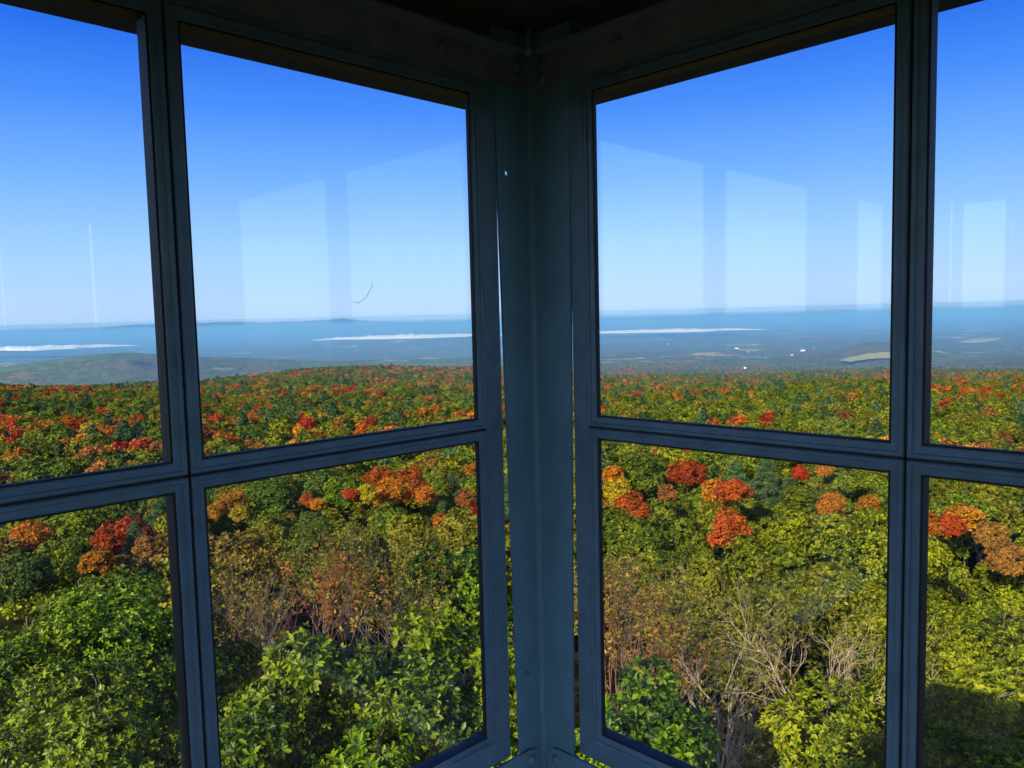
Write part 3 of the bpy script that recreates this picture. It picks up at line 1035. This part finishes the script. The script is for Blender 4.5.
G_OAK = 'oaks close below the tower'
near_tree('oak_tree', 'tree', 'bright green oak with big lobed leaves behind lower pane right of the left mullion', 312, 604, 10.2, O10(1.55, 3.4, 26), 'oak', 11, G_OAK)
near_tree('oak_tree', 'tree', 'tall bright green oak close left of the corner post, its top at mid lower pane', 440, 586, 9.8, O10(1.45, 3.6, 28), 'oak', 12, G_OAK)
near_tree('oak_tree', 'tree', 'low oak top at the foot of the lower pane between the two bright oaks', 375, 700, 9.0, O10(1.1, 2.4, 16), 'oak', 13, G_OAK)
near_tree('oak_tree', 'tree', 'low green oak at the bottom edge beside the left mullion', 245, 702, 9.2, O10(1.0, 2.4, 14), 'oak', 14, G_OAK)
near_tree('oak_tree', 'tree', 'small yellow green oak at the foot of the pane just right of the corner post', 655, 664, 10.2, O10(.95, 2.6, 15), 'oak', 15, G_OAK)
near_tree('oak_tree', 'tree', 'oak sprig between the corner post and window frame, right below the small oak', 603, 706, 9.4, O10(.7, 2.2, 9), 'oak', 16, G_OAK)
near_tree('oak_tree', 'tree', 'broad dense oak crown filling the middle of the lower far-left pane', 92, 566, 17.0, O16(2.6, 4.6, 34), 'oak', 21, G_OAK)
near_tree('oak_tree', 'tree', 'dense oak crown at the left edge of the lower far-left pane', 5, 598, 15.5, O16(2.3, 4.4, 28), 'oak', 22, G_OAK)
near_tree('oak_tree', 'tree', 'oak crown in front of the broad one, against the left mullion', 165, 640, 13.0, O16(1.6, 3.6, 20), 'oak', 23, G_OAK)
near_tree('oak_tree', 'tree', 'nearest oak at the bottom left corner of the view', 55, 672, 11.8, O16(1.7, 3.4, 22), 'oak', 24, G_OAK)
near_tree('oak_tree', 'tree', 'oak crown behind the left mullion at the height of the broad oak top', 178, 588, 17.5, O16(1.8, 3.8, 20), 'oak', 25, G_OAK)
near_tree('oak_tree', 'tree', 'oak top at the bottom edge left of the left mullion', 135, 722, 10.8, O16(1.3, 2.8, 15), 'oak', 26, G_OAK)
near_tree('beech_tree', 'tree', 'fine-leaved yellow green bushy tree at the bottom, left of the right mullion', 835, 686, 13.0, F20(1.45, 3.0, 24), 'lime', 31)
near_tree('beech_tree', 'tree', 'large yellow green tree filling the lower far-right pane', 975, 572, 21.0, F20(2.9, 4.8, 40), 'lime', 32)
near_tree('beech_tree', 'tree', 'yellow green tree at the right edge below the shade line', 1015, 668, 15.0, F20(1.8, 3.2, 22), 'lime', 33)
near_tree('beech_tree', 'tree', 'yellow green tree right of the right mullion just above the tower shadow', 935, 652, 16.0, F20(1.7, 3.2, 22), 'lime', 34)
near_tree('beech_tree', 'tree', 'low yellow green tree in the tower shadow at bottom right', 960, 722, 12.5, F20(1.5, 2.8, 18), 'lime', 35)
near_tree('maple_tree', 'tree', 'bright green maple left of the corner post above the tall oak', 456, 541, 25, F35(2.3, 4.6, 22), 'oak', 41)
near_tree('maple_tree', 'tree', 'yellow green maple behind the bare branches, left of the right mullion', 862, 500, 37, F35(4.0, 6.0, 34), 'lime', 42)
near_tree('maple_tree', 'tree', 'yellow green maple in the middle of the lower pane right of the post', 770, 520, 36, F35(3.4, 5.4, 28), 'lime', 43)
near_tree('maple_tree', 'tree', 'low green maple under the red shrub, right of the post', 700, 545, 34, F35(2.6, 5.0, 22), 'olive', 44)
near_tree('maple_tree', 'tree', 'dense green maple hedge-like beside the corner post below the orange trees', 625, 508, 43, F35(3.3, 4.8, 26), 'green', 45)
near_tree('maple_tree', 'tree', 'green maple behind the red shrub in the pane right of the post', 680, 505, 45, F35(2.6, 4.4, 22), 'green', 46)
near_tree('maple_tree', 'tree', 'dark green maple hung with yellow, above the bare tree right', 850, 560, 27, F35(2.0, 4.0, 20), 'lime', 47)
near_tree('maple_tree', 'tree', 'green maple behind the rust thicket, left of the bare tree', 745, 585, 23, F35(1.6, 4.0, 16), 'olive', 48)

# ---- bare and half-bare trees
def bare_tree(name, label, x, y_top, r, Ht, seed, leaf, nleaf, bark_m, stems=1, spread=.6, levels=4, r0=.05, k=3, Ln=.10, group=None, lean=.15):
    rs = np.random.RandomState(seed)
    az, e = azel(x, y_top)
    zt_ = r * math.tan(R(e))
    tr, brs, tips = build_bare(rs, Ht, spread, levels, r0, 3, stems, lean=lean)
    zmax = max(v.max(0)[2] for q in brs for v in q.V)
    root = empty(name, tuple(P(r, az, zt_ - zmax)))
    root.rotation_euler.z = rs.rand() * 6.28
    link_mesh('trunk', tr.mesh('trunk', True), bark_m, root)
    for q in brs: link_mesh('branch', q.mesh('branch', True), bark_m, root)
    if leaf and nleaf:
        fo = MB()
        ids = rs.randint(0, len(tips), nleaf)
        C = np.array([tips[i][0] for i in ids]) + rs.normal(0, .08, (nleaf, 3))
        Nn = norm(np.array([tips[i][1] for i in ids]) + np.array([0, 0, .3]))
        rosettes(fo, C, Nn, k, Ln, PLAIN, rs, spread=(30, 90))
        link_mesh('foliage', fo.mesh('foliage', tint=True), LEAF[leaf], root)
    tag(root, label, 'tree', group)
    return root


bare_tree('bare_tree', 'pale leafless tree with long forking branches left of the right mullion', 812, 592, 15.0, 4.0, 57, 'brown', 60, BARK_PALE, 1, .75, 5, .06, lean=.1)
bare_tree('bare_tree', 'small pale leafless tree at the edge of the dark gap, lower pane right of post', 745, 640, 13.5, 3.6, 52, 'brown', 20, BARK_PALE, 1, .8, 4, .05, lean=.3)
bare_tree('bare_tree', 'thin pale leafless tree among leaves above the tower shadow, far-right pane', 962, 668, 14.8, 3.2, 53, None, 0, BARK_PALE, 1, .7, 3, .03)
G_SAP = 'half-bare saplings in the clearing'
for i, (x, y, r, ht, leaf, nl, bk, lab) in enumerate([
    (612, 560, 20, 5.5, 'brown', 252, BARK_RED, 'rusty sapling right against the corner post frame, lower right pane'),
    (640, 575, 18, 5.0, 'brown', 312, BARK_RED, 'rust brown thicket stem beside the small oak, lower right pane'),
    (668, 555, 22, 6.0, 'brown', 380, BARK, 'tall thin grey sapling left of the reflection streak, with yellow leaves'),
    (690, 560, 24, 6.0, 'olive', 420, BARK_PALE, 'thin pale upright sapling under the red shrub'),
    (725, 570, 21, 5.5, 'olive', 520, BARK_PALE, 'pale upright sapling in the middle of lower right pane'),
    (628, 548, 26, 6.0, 'brown', 420, BARK, 'grey brown sapling below the green hedge, right of the post'),
    (655, 600, 16, 4.4, 'rust', 252, BARK_RED, 'low rusty sapling just above the small oak'),
    (700, 610, 17, 4.6, 'olive', 460, BARK, 'olive sapling at the top edge of the dark gap'),
    (780, 560, 24, 5.5, 'olive', 460, BARK, 'olive sapling behind the pale leafless tree'),
    (870, 610, 17, 4.5, 'olive', 420, BARK_PALE, 'olive sapling between the leafless tree and the right mullion'),
    (330, 545, 24, 5.5, 'rust', 520, BARK_RED, 'dull red sapling behind the bright oaks, middle of lower left pane'),
    (300, 560, 21, 5.0, 'brown', 216, BARK_RED, 'rusty sapling over the bright oak top beside the left mullion'),
    (345, 525, 30, 6.0, 'olive', 416, BARK, 'olive brown bare sapling in the clearing behind the dull red one'),
    (378, 530, 28, 6.0, 'brown', 360, BARK, 'brown sapling right of the dull red one, left of the post'),
    (270, 545, 24, 5.5, 'olive', 338, BARK, 'olive grey sapling at the left of the clearing'),
    (235, 560, 20, 5.0, 'rust', 96, BARK_RED, 'dark twiggy sapling right of the left mullion'),
    (222, 575, 18, 4.6, 'brown', 66, BARK_RED, 'leafless dark red sapling touching the left mullion'),
    (405, 545, 24, 5.0, 'olive', 442, BARK, 'olive brown sapling above the gap between the bright oaks'),
    (420, 530, 31, 6.0, 'olive', 420, BARK, 'olive brown sapling left of the bright green maple'),
    (385, 575, 19, 4.6, 'brown', 280, BARK, 'low brown sapling between the two bright oak tops'),
    (310, 520, 33, 6.0, 'olive', 494, BARK, 'olive brown sapling at the far edge of the clearing, left half'),
    (360, 510, 36, 6.0, 'olive', 416, BARK, 'olive brown sapling at the far edge of the clearing, right half'),
]):
    bare_tree('sapling', lab, x, y, r, ht, 100 + i, leaf, nl, bk, 3, .45, 3, .028, k=4, Ln=.09 if r < 22 else .12, group=G_SAP)

# ---- prototypes for the forest further out
PROTO = {}
KINDS = ['green', 'dark', 'olive', 'lime', 'yellow', 'orange', 'red', 'rust', 'brown']
HT = 9.0


def mid_mesh(leaf, seed, fine):
    rs = np.random.RandomState(seed)
    if fine:
        fo, tr, brs = build_broadleaf(rs, rs.uniform(2.7, 3.3), rs.uniform(5.0, 6.2), HT, 20, 1.05, 9.0, 5, .36, DIAM, .13)
    else:
        fo, tr, brs = build_broadleaf(rs, rs.uniform(2.8, 3.4), rs.uniform(5.0, 6.0), HT, 11, 1.45, 2.6, 4, .75, DIAM, .13)
    return fo.mesh('crown_' + leaf, tint=True), tr.mesh('trunk_' + leaf, True), brs


MID = {}
for i, kd in enumerate(KINDS):
    MID[kd] = []
    for v in range(3 if kd in ('green', 'olive', 'lime') else 2):
        cm, tm, brs = mid_mesh(kd, 200 + i * 7 + v, True)
        cm.materials.append(LEAF[kd]); tm.materials.append(BARK)
        MID[kd].append((cm, tm))
MID['pine'] = []
for v in range(2):
    rs = np.random.RandomState(300 + v)
    fo, tr, bo = build_pine(rs, 10.5, 3.1, 13, 7, 26, .42)
    cm = fo.mesh('crown_pine', tint=True); cm.materials.append(LEAF['pine'])
    tr.V += bo.V; tr.loops += [l + tr.n for l in bo.loops]; tr.sizes += bo.sizes; tr.T += bo.T; tr.n += bo.n
    tm = tr.mesh('trunk_pine', True); tm.materials.append(BARK)
    MID['pine'].append((cm, tm))

COLWORD = {'green': 'green', 'dark': 'dark green', 'olive': 'olive green', 'lime': 'yellow green', 'yellow': 'yellow',
           'orange': 'orange', 'red': 'red', 'rust': 'rust coloured', 'brown': 'brown', 'pine': 'blue green', 'oak': 'bright green'}
NAMEOF = {'pine': 'pine_tree', 'red': 'red_maple', 'orange': 'orange_maple', 'yellow': 'birch_tree', 'rust': 'autumn_oak', 'brown': 'autumn_oak'}


def place_tree(kd, r, az, scale, rs, label, group, parts=True, drop=0.0, sq_=1.0, fit_top=None):
    cm, tm = MID[kd][rs.randint(len(MID[kd]))]
    hgt = HT if kd != 'pine' else 10.5
    zt_ = float(canopy(np.array([r]), az)[0]) + drop if fit_top is None else fit_top
    zg = min(float(ground(np.array([r]), az)[0]), zt_ - hgt * scale)
    tall = zt_ - zg                                   # the crown sits on top, the trunk reaches the ground
    root = empty(NAMEOF.get(kd, 'broadleaf_tree'), tuple(P(r, az, zg)))
    root.rotation_euler.z = rs.rand() * 6.28
    f = link_mesh('foliage', cm, None, root, (0, 0, tall - hgt * scale))
    f.scale = (scale * sq_, scale * sq_, scale)
    if parts or tall > hgt * scale * 1.2:
        t = link_mesh('trunk', tm, None, root)
        t.scale = (max(scale, .5), max(scale, .5), tall / hgt)
    tag(root, label, 'tree', group)
    return root


# singled-out trees: (x, y of top, distance factor, kind, crown half-width px, label)
SINGLE = [
    (687, 460, 'red', 17, 'vivid red maple right of the post, below the meeting rail'),
    (716, 474, 'orange', 18, 'orange maple touching the right side of the vivid red one'),
    (733, 478, 'red', 16, 'deep crimson maple left of the blue green pine'),
    (766, 458, 'pine', 27, 'broad blue green pine with tiered boughs in the lower right pane'),
    (803, 482, 'green', 20, 'round green tree right of the tiered pine'),
    (730, 508, 'red', 24, 'wide dull red tree in front of the tiered pine, lower right pane'),
    (637, 452, 'green', 30, 'large round green tree beside the corner post, below the meeting rail'),
    (614, 462, 'orange', 14, 'orange tree half hidden by the frame right of the post'),
    (618, 478, 'yellow', 17, 'yellow orange tree under the big round green tree'),
    (632, 492, 'red', 18, 'scarlet low tree under the yellow one beside the post'),
    (668, 483, 'rust', 12, 'russet tree between the round green tree and the vivid red maple'),
    (800, 465, 'red', 9, 'small red maple under the meeting rail right of the pine'),
    (826, 462, 'orange', 9, 'small orange maple under the meeting rail, third from the right mullion'),
    (850, 470, 'green', 14, 'grey green tree with pale stems left of the right mullion'),
    (832, 492, 'orange', 14, 'orange tinted tree behind the yellow green maple near the right mullion'),
    (868, 492, 'orange', 13, 'orange tree top beside the right mullion below the rail'),
    (934, 512, 'orange', 14, 'orange tree just right of the right mullion, lower pane'),
    (965, 500, 'orange', 18, 'spreading orange red tree in the lower far-right pane'),
    (950, 514, 'red', 13, 'red tree under the spreading orange one, far-right pane'),
    (1008, 540, 'rust', 20, 'rust coloured tree at the right edge of the photo'),
    (992, 520, 'rust', 16, 'russet tree left of the rust coloured one at the right edge'),
    (410, 466, 'red', 22, 'wide red maple left of the post, below the meeting rail'),
    (392, 476, 'orange', 18, 'orange maple left of the wide red one'),
    (425, 482, 'orange', 14, 'orange maple in front of the wide red one'),
    (380, 466, 'red', 14, 'red maple left end of the red group, below the rail'),
    (440, 478, 'green', 13, 'slim green tree right of the red group'),
    (452, 474, 'pine', 18, 'dark pine left of the post frame, lower left pane'),
    (466, 488, 'rust', 13, 'dark maroon tree beside the post frame, lower left pane'),
    (472, 462, 'orange', 9, 'narrow orange tree against the post frame'),
    (365, 484, 'yellow', 13, 'yellow tree below the red group, left of the post'),
    (350, 488, 'red', 7, 'small red tree left of the yellow one'),
    (308, 492, 'red', 9, 'small red tree in the middle of the lower left pane'),
    (318, 496, 'orange', 8, 'small orange tree touching the small red one in the middle'),
    (232, 486, 'orange', 14, 'orange maple right of the left mullion below the rail'),
    (215, 500, 'orange', 12, 'orange maple against the left mullion'),
    (240, 504, 'yellow', 12, 'yellow tree below the orange maple by the left mullion'),
    (312, 512, 'dark', 20, 'dark green round tree over the clearing, lower left pane'),
    (275, 476, 'dark', 18, 'dark green tree right of the orange maple by the left mullion'),
    (340, 474, 'green', 20, 'dark green round tree left of the red group'),
    (103, 528, 'red', 11, 'crimson small tree in the lower far-left pane'),
    (98, 546, 'orange', 15, 'yellow orange low tree under the crimson one, far-left pane'),
    (28, 522, 'orange', 16, 'orange tree under the meeting rail at the left edge'),
    (145, 535, 'rust', 12, 'russet tree right of the crimson one, far-left pane'),
    (78, 505, 'green', 20, 'green tree above the crimson one, far-left pane'),
    (20, 550, 'dark', 26, 'dark green tree at the left edge above the oaks'),
    (135, 520, 'pine', 14, 'grey green pine near the left mullion, lower far-left pane'),
    (55, 540, 'green', 20, 'green tree left of the crimson one, far-left pane'),
]
rs = np.random.RandomState(77)
taken = []
shown = []
for (x, y, kd, hwp, lab) in SINGLE:
    rr, az = at(x, y + hwp * .5)
    wid = 3.0 if kd != 'pine' else 3.1
    s = hwp * rr / FPX / wid
    s = min(max(s, .22), 1.5)
    e = azel(x, y)[1]
    place_tree(kd, rr, az, s * .93, rs, lab, None, True, sq_=rs.uniform(1.0, 1.3) if kd != 'pine' else 1, fit_top=rr * math.tan(R(e)))
    shown.append((x, y, hwp, rr))
    taken.append((rr * math.cos(R(az)), rr * math.sin(R(az)), 2.6 * s))


def region(x, y):
    if x < 165: return 'far-left'
    if x < 500: return 'left'
    if x < 905: return 'right'
    return 'far-right'


# colours of the woods by where they stand
def pick_kind(r, az, rs):
    x, y = r * math.cos(R(az)), r * math.sin(R(az))
    n1 = float(fbm(np.array([x / 60 + 40]), np.array([y / 60 + 9]), 3)[0])
    n2 = float(fbm(np.array([x / 28 + 4]), np.array([y / 28 + 70]), 2)[0])
    u = rs.rand()
    left = az > 46
    if r < 60:
        base = ['olive', 'lime', 'green', 'brown', 'oak'] if left else ['lime', 'lime', 'olive', 'green']
        if 30 < az < 66 and n2 > .12: return 'brown' if u < .5 else 'olive'
        return rs.choice([k for k in base if k in MID])
    warm = .085 + (.36 if n1 > .10 else 0) + (.22 if n2 > .20 else 0)
    if r < 100: warm *= .35
    if r > 1200: warm *= .8
    if u < warm:
        v = rs.rand()
        if left: return 'orange' if v < .34 else 'red' if v < .66 else 'rust' if v < .92 else 'yellow'
        return 'orange' if v < .36 else 'red' if v < .60 else 'rust' if v < .92 else 'yellow'
    v = rs.rand()
    if left: return 'green' if v < .52 else 'dark' if v < .64 else 'olive' if v < .86 else 'lime' if v < .94 else 'pine'
    return 'green' if v < .46 else 'dark' if v < .54 else 'olive' if v < .86 else 'lime' if v < .93 else 'pine'


# individual trees out to about 115 m
cell = {}


def free(x, y, d):
    k = (int(x // 6), int(y // 6))
    for i in range(-1, 2):
        for j in range(-1, 2):
            for (a, b, c) in cell.get((k[0] + i, k[1] + j), ()):
                if (a - x) ** 2 + (b - y) ** 2 < (.5 * (d + c)) ** 2: return False
    cell.setdefault(k, []).append((x, y, d))
    return True


for x, y, d in taken: cell.setdefault((int(x // 6), int(y // 6)), []).append((x, y, d * 1.5))
count = 0
for it in range(9000):
    r = math.sqrt(rs.uniform(26 ** 2, 100 ** 2)); az = rs.uniform(9, 85)
    x, y = r * math.cos(R(az)), r * math.sin(R(az))
    if r < 48 and 50 < az < 66: continue           # the brushy clearing
    if r < 34 and az < 50: continue
    if not free(x, y, 4.1): continue
    kd = pick_kind(r, az, rs)
    z = float(canopy(np.array([r]), az)[0])
    px, py, _ = pix(P(r, az, z))
    if not (-20 < px < 1044): continue
    s = rs.uniform(.62, .92)
    dr = rs.uniform(-1.6, .8)
    hwf = 3 * s * FPX / r
    for (sx, sy, sw, sr) in shown:
        if r < sr - 1 and abs(px - sx) < .8 * (hwf + sw):
            need = (sy + 1.5 * sw - (py - dr * FPX / r)) * r / FPX
            if need > 0: dr -= need
    if dr < -4.5: continue
    reg = region(px, py)
    row = 'front rows' if r < 58 else 'middle rows' if r < 80 else 'back rows'
    pane = {'far-left': 'far-left pane', 'left': 'pane left of the post', 'right': 'pane right of the post', 'far-right': 'far-right pane'}[reg]
    lab = '%s %s, %s of the wood, %s' % (COLWORD[kd], 'pine' if kd == 'pine' else 'tree crown', row, pane)
    place_tree(kd, r, az, s, rs, lab, '%s trees, %s, %s' % (COLWORD[kd], row, pane), r < 70, drop=dr)
    count += 1
    if count >= 240: break

# the rest of the woods: one object
pr_col = bpy.data.collections.new('forest_kinds')
FK = KINDS + ['pine']
for i, kd in enumerate(FK):
    for v in range(2):
        if kd == 'pine':
            rs2 = np.random.RandomState(420 + v)
            fo, tr, bo = build_pine(rs2, 10.5, 2.8, 9, 6, 9, .9)
            cm = fo.mesh('far_' + kd, tint=True)
        else:
            cm, _, _ = mid_mesh(kd, 440 + i * 5 + v, False)
        cm.materials.append(LEAF[kd])
        o = bpy.data.objects.new('kind_%02d' % (i * 2 + v), cm)
        pr_col.objects.link(o)

pts, sc, rot, idx = [], [], [], []
rs = np.random.RandomState(9)
r = 97.0
while r < 3300:
    step = 3.6 if r < 350 else 4.7 if r < 800 else 6.0 if r < 1500 else 8.5
    dz = math.degrees(step / r)
    for az in np.arange(8 + rs.rand() * dz, 86, dz):
        if az > 50 and r > 1350: continue
        ra, aa = r + rs.uniform(-.5, .5) * step, az + rs.uniform(-.5, .5) * dz
        x, y = ra * math.cos(R(aa)), ra * math.sin(R(aa))
        if any((x - a) ** 2 + (y - b) ** 2 < (c * 1.1) ** 2 for a, b, c in taken): continue
        pts.append((ra, aa)); idx.append(FK.index(pick_kind(ra, aa, rs)) * 2 + rs.randint(2))
        sc.append(rs.uniform(.72, 1.15) * step / 4.9); rot.append(rs.rand() * 6.28)
    r += step * .95
pts = np.array(pts); sc = np.array(sc)
zt_ = canopy(pts[:, 0], pts[:, 1]) + rs.uniform(-2.0, 1.2, len(pts)) - HT * sc
Vp = np.stack([CAM[0] + pts[:, 0] * np.cos(np.radians(pts[:, 1])), CAM[1] + pts[:, 0] * np.sin(np.radians(pts[:, 1])), CAM[2] + zt_], -1)
me = bpy.data.meshes.new('forest')
me.vertices.add(len(Vp)); me.vertices.foreach_set('co', Vp.astype(np.float32).ravel())
for nm, tp, dat in (('scl', 'FLOAT', sc), ('rotz', 'FLOAT', np.array(rot)), ('kind_id', 'INT', np.array(idx))):
    a = me.attributes.new(nm, tp, 'POINT'); a.data.foreach_set('value', dat.astype(np.int32 if tp == 'INT' else np.float32))
forest = bpy.data.objects.new('forest', me); COL.objects.link(forest)
gn = bpy.data.node_groups.new('forest_nodes', 'GeometryNodeTree')
gn.interface.new_socket('Geometry', in_out='INPUT', socket_type='NodeSocketGeometry')
gn.interface.new_socket('Geometry', in_out='OUTPUT', socket_type='NodeSocketGeometry')
GN, GL = gn.nodes, gn.links
gi, go = GN.new('NodeGroupInput'), GN.new('NodeGroupOutput')
ci = GN.new('GeometryNodeCollectionInfo'); ci.inputs['Collection'].default_value = pr_col
ci.inputs['Separate Children'].default_value = True; ci.inputs['Reset Children'].default_value = True
ip = GN.new('GeometryNodeInstanceOnPoints'); ip.inputs['Pick Instance'].default_value = True


def named(nm, tp):
    n = GN.new('GeometryNodeInputNamedAttribute'); n.data_type = tp; n.inputs['Name'].default_value = nm
    return n.outputs['Attribute']


cmb = GN.new('ShaderNodeCombineXYZ'); GL.new(named('rotz', 'FLOAT'), cmb.inputs['Z'])
er = GN.new('FunctionNodeEulerToRotation'); GL.new(cmb.outputs[0], er.inputs[0])
GL.new(gi.outputs[0], ip.inputs['Points']); GL.new(ci.outputs[0], ip.inputs['Instance'])
GL.new(named('kind_id', 'INT'), ip.inputs['Instance Index'])
GL.new(er.outputs[0], ip.inputs['Rotation'])
GL.new(named('scl', 'FLOAT'), ip.inputs['Scale'])
GL.new(ip.outputs[0], go.inputs[0])
md = forest.modifiers.new('forest', 'NODES'); md.node_group = gn
tag(forest, 'unbroken mixed autumn forest covering the slopes and hills beyond the nearer trees', 'forest', kind='stuff')
print('individual trees', count, 'forest', len(Vp))

# ---- pale fields and farmhouses far out on the plain
FIELD, _, N_, L_, b_ = new_mat('mown_field')
ns = N_.new('ShaderNodeTexNoise'); ns.inputs['Scale'].default_value = .02
rp = N_.new('ShaderNodeValToRGB'); rp.color_ramp.elements[0].color = (.26, .26, .03, 1); rp.color_ramp.elements[1].color = (.40, .34, .06, 1)
L_.new(ns.outputs['Fac'], rp.inputs[0]); L_.new(rp.outputs[0], b_.inputs['Base Color']); b_.inputs['Roughness'].default_value = 1
for (outline, lab) in [([(838, 363), (852, 359), (868, 356), (884, 355), (902, 356), (902, 362), (884, 361), (866, 362), (850, 365)], 'pale yellow field on the hill left of the right mullion'),
                       ([(958, 344), (975, 340), (1000, 339), (998, 342), (975, 345)], 'pale strip field in the plain at the far right')]:
    # outline laid on the land, filled with a grid of small quads that follow it
    n = 16
    tops, bots = [], []
    xs = np.linspace(min(p[0] for p in outline), max(p[0] for p in outline), n)
    poly = outline + outline[:1]
    V = []
    for xx in xs:
        hit = [p[1] + (q[1] - p[1]) * (xx - p[0]) / (q[0] - p[0]) for p, q in zip(poly, poly[1:]) if q[0] != p[0] and min(p[0], q[0]) <= xx <= max(p[0], q[0])]
        y0, y1 = min(hit), max(hit)
        for t in np.linspace(0, 1, 7):
            ra, aa = at(xx, y1 + (y0 - y1) * t)
            V.append(P(ra, aa, float(canopy(np.array([ra]), aa)[0]) + 9))
    I = np.arange(n * 7).reshape(n, 7)
    m = MB(); m.add(np.array(V), np.stack([I[:-1, :-1], I[1:, :-1], I[1:, 1:], I[:-1, 1:]], -1).reshape(-1, 4))
    tag(link_mesh('field', m.mesh('field'), FIELD), lab, 'field', kind='structure')

WHITE = paint('house_white', (.8, .8, .78), .8)
ROOFG = paint('house_roof', (.18, .18, .19), .8)
for i, (x, y, wpx, lab) in enumerate([
    (737, 350, 4, 'largest white farm building on the plain, middle of the upper right pane'),
    (728, 351, 2, 'small white house left of the largest farm building'),
    (748, 353, 2, 'small white house right of the largest farm building'),
    (803, 352, 4, 'long white building on the plain nearer the right mullion'),
    (814, 350, 2, 'small white house right of the long building'),
    (792, 356, 2, 'small white house left of the long building'),
    (745, 369, 2, 'lone white house in the woods below the plain'),
    (668, 345, 2, 'white speck of a house nearest the corner post'),
]):
    rr, az = at(x, y)
    wd = wpx * rr / FPX
    z = float(canopy(np.array([rr]), az)[0]) + 2
    root = empty('farmhouse', tuple(P(rr, az, z))); root.rotation_euler.z = R(az + 90 + (i * 37 % 50) - 25)
    m = MB()
    hx, hy, hz = wd / 2, wd * .3, wd * .35
    m.add([(-hx, -hy, -3), (hx, -hy, -3), (hx, hy, -3), (-hx, hy, -3), (-hx, -hy, hz), (hx, -hy, hz), (hx, hy, hz), (-hx, hy, hz)],
          [(0, 1, 5, 4), (1, 2, 6, 5), (2, 3, 7, 6), (3, 0, 4, 7)])
    m.add([(-hx, -hy, hz), (-hx, hy, hz), (-hx, 0, hz * 1.6)], [(0, 1, 2)])
    m.add([(hx, -hy, hz), (hx, hy, hz), (hx, 0, hz * 1.6)], [(0, 1, 2)])
    link_mesh('wall', m.mesh('wall'), WHITE, root)
    m = MB(); h2 = hy * 1.15; z2 = hz * .93
    m.add([(-hx * 1.08, -h2, z2), (hx * 1.08, -h2, z2), (hx * 1.08, 0, hz * 1.66), (-hx * 1.08, 0, hz * 1.66), (-hx * 1.08, h2, z2), (hx * 1.08, h2, z2)],
          [(0, 1, 2, 3), (3, 2, 5, 4)])
    link_mesh('roof', m.mesh('roof'), ROOFG, root)
    tag(root, lab, 'house')

# ---- haze over the distant land
bm = bmesh.new()
bm_box(bm, lambda s, n, z: (s, n, z), 150, 80000, 150, 80000, CAM[2] - 500, CAM[2] + 25)
hz = bm_done('haze', bm, None)
HZ = bpy.data.materials.new('blue_haze'); HZ.use_nodes = True
nt = HZ.node_tree; nt.nodes.clear()
o_ = nt.nodes.new('ShaderNodeOutputMaterial'); v_ = nt.nodes.new('ShaderNodeVolumeScatter')
v_.inputs['Color'].default_value = (.18, .48, 1.0, 1); v_.inputs['Density'].default_value = 1 / 6200.0
v_.inputs['Anisotropy'].default_value = 0.0
va = nt.nodes.new('ShaderNodeVolumeAbsorption')     # extinction = density * (1 - colour)
va.inputs['Color'].default_value = (.54, .78, 1.0, 1); va.inputs['Density'].default_value = 1 / 6200.0
ad = nt.nodes.new('ShaderNodeAddShader')
nt.links.new(v_.outputs[0], ad.inputs[0]); nt.links.new(va.outputs[0], ad.inputs[1])
nt.links.new(ad.outputs[0], o_.inputs['Volume'])
hz.data.materials.append(HZ)
# the haze layer is deeper out by the mountains
bm = bmesh.new()
c45 = math.sqrt(.5)
bm_box(bm, lambda s, n, z: (s * c45 - n * c45, s * c45 + n * c45, z), 27000, 31800, -60000, 60000, CAM[2] + 25.5, CAM[2] + 290)
hz2 = bm_done('haze', bm, HZ)
tag(hz2, 'deeper blue haze lying in front of the far mountain range', 'haze', kind='stuff')
tag(hz, 'thin blue haze lying over the distant valley and hills', 'haze', kind='stuff')
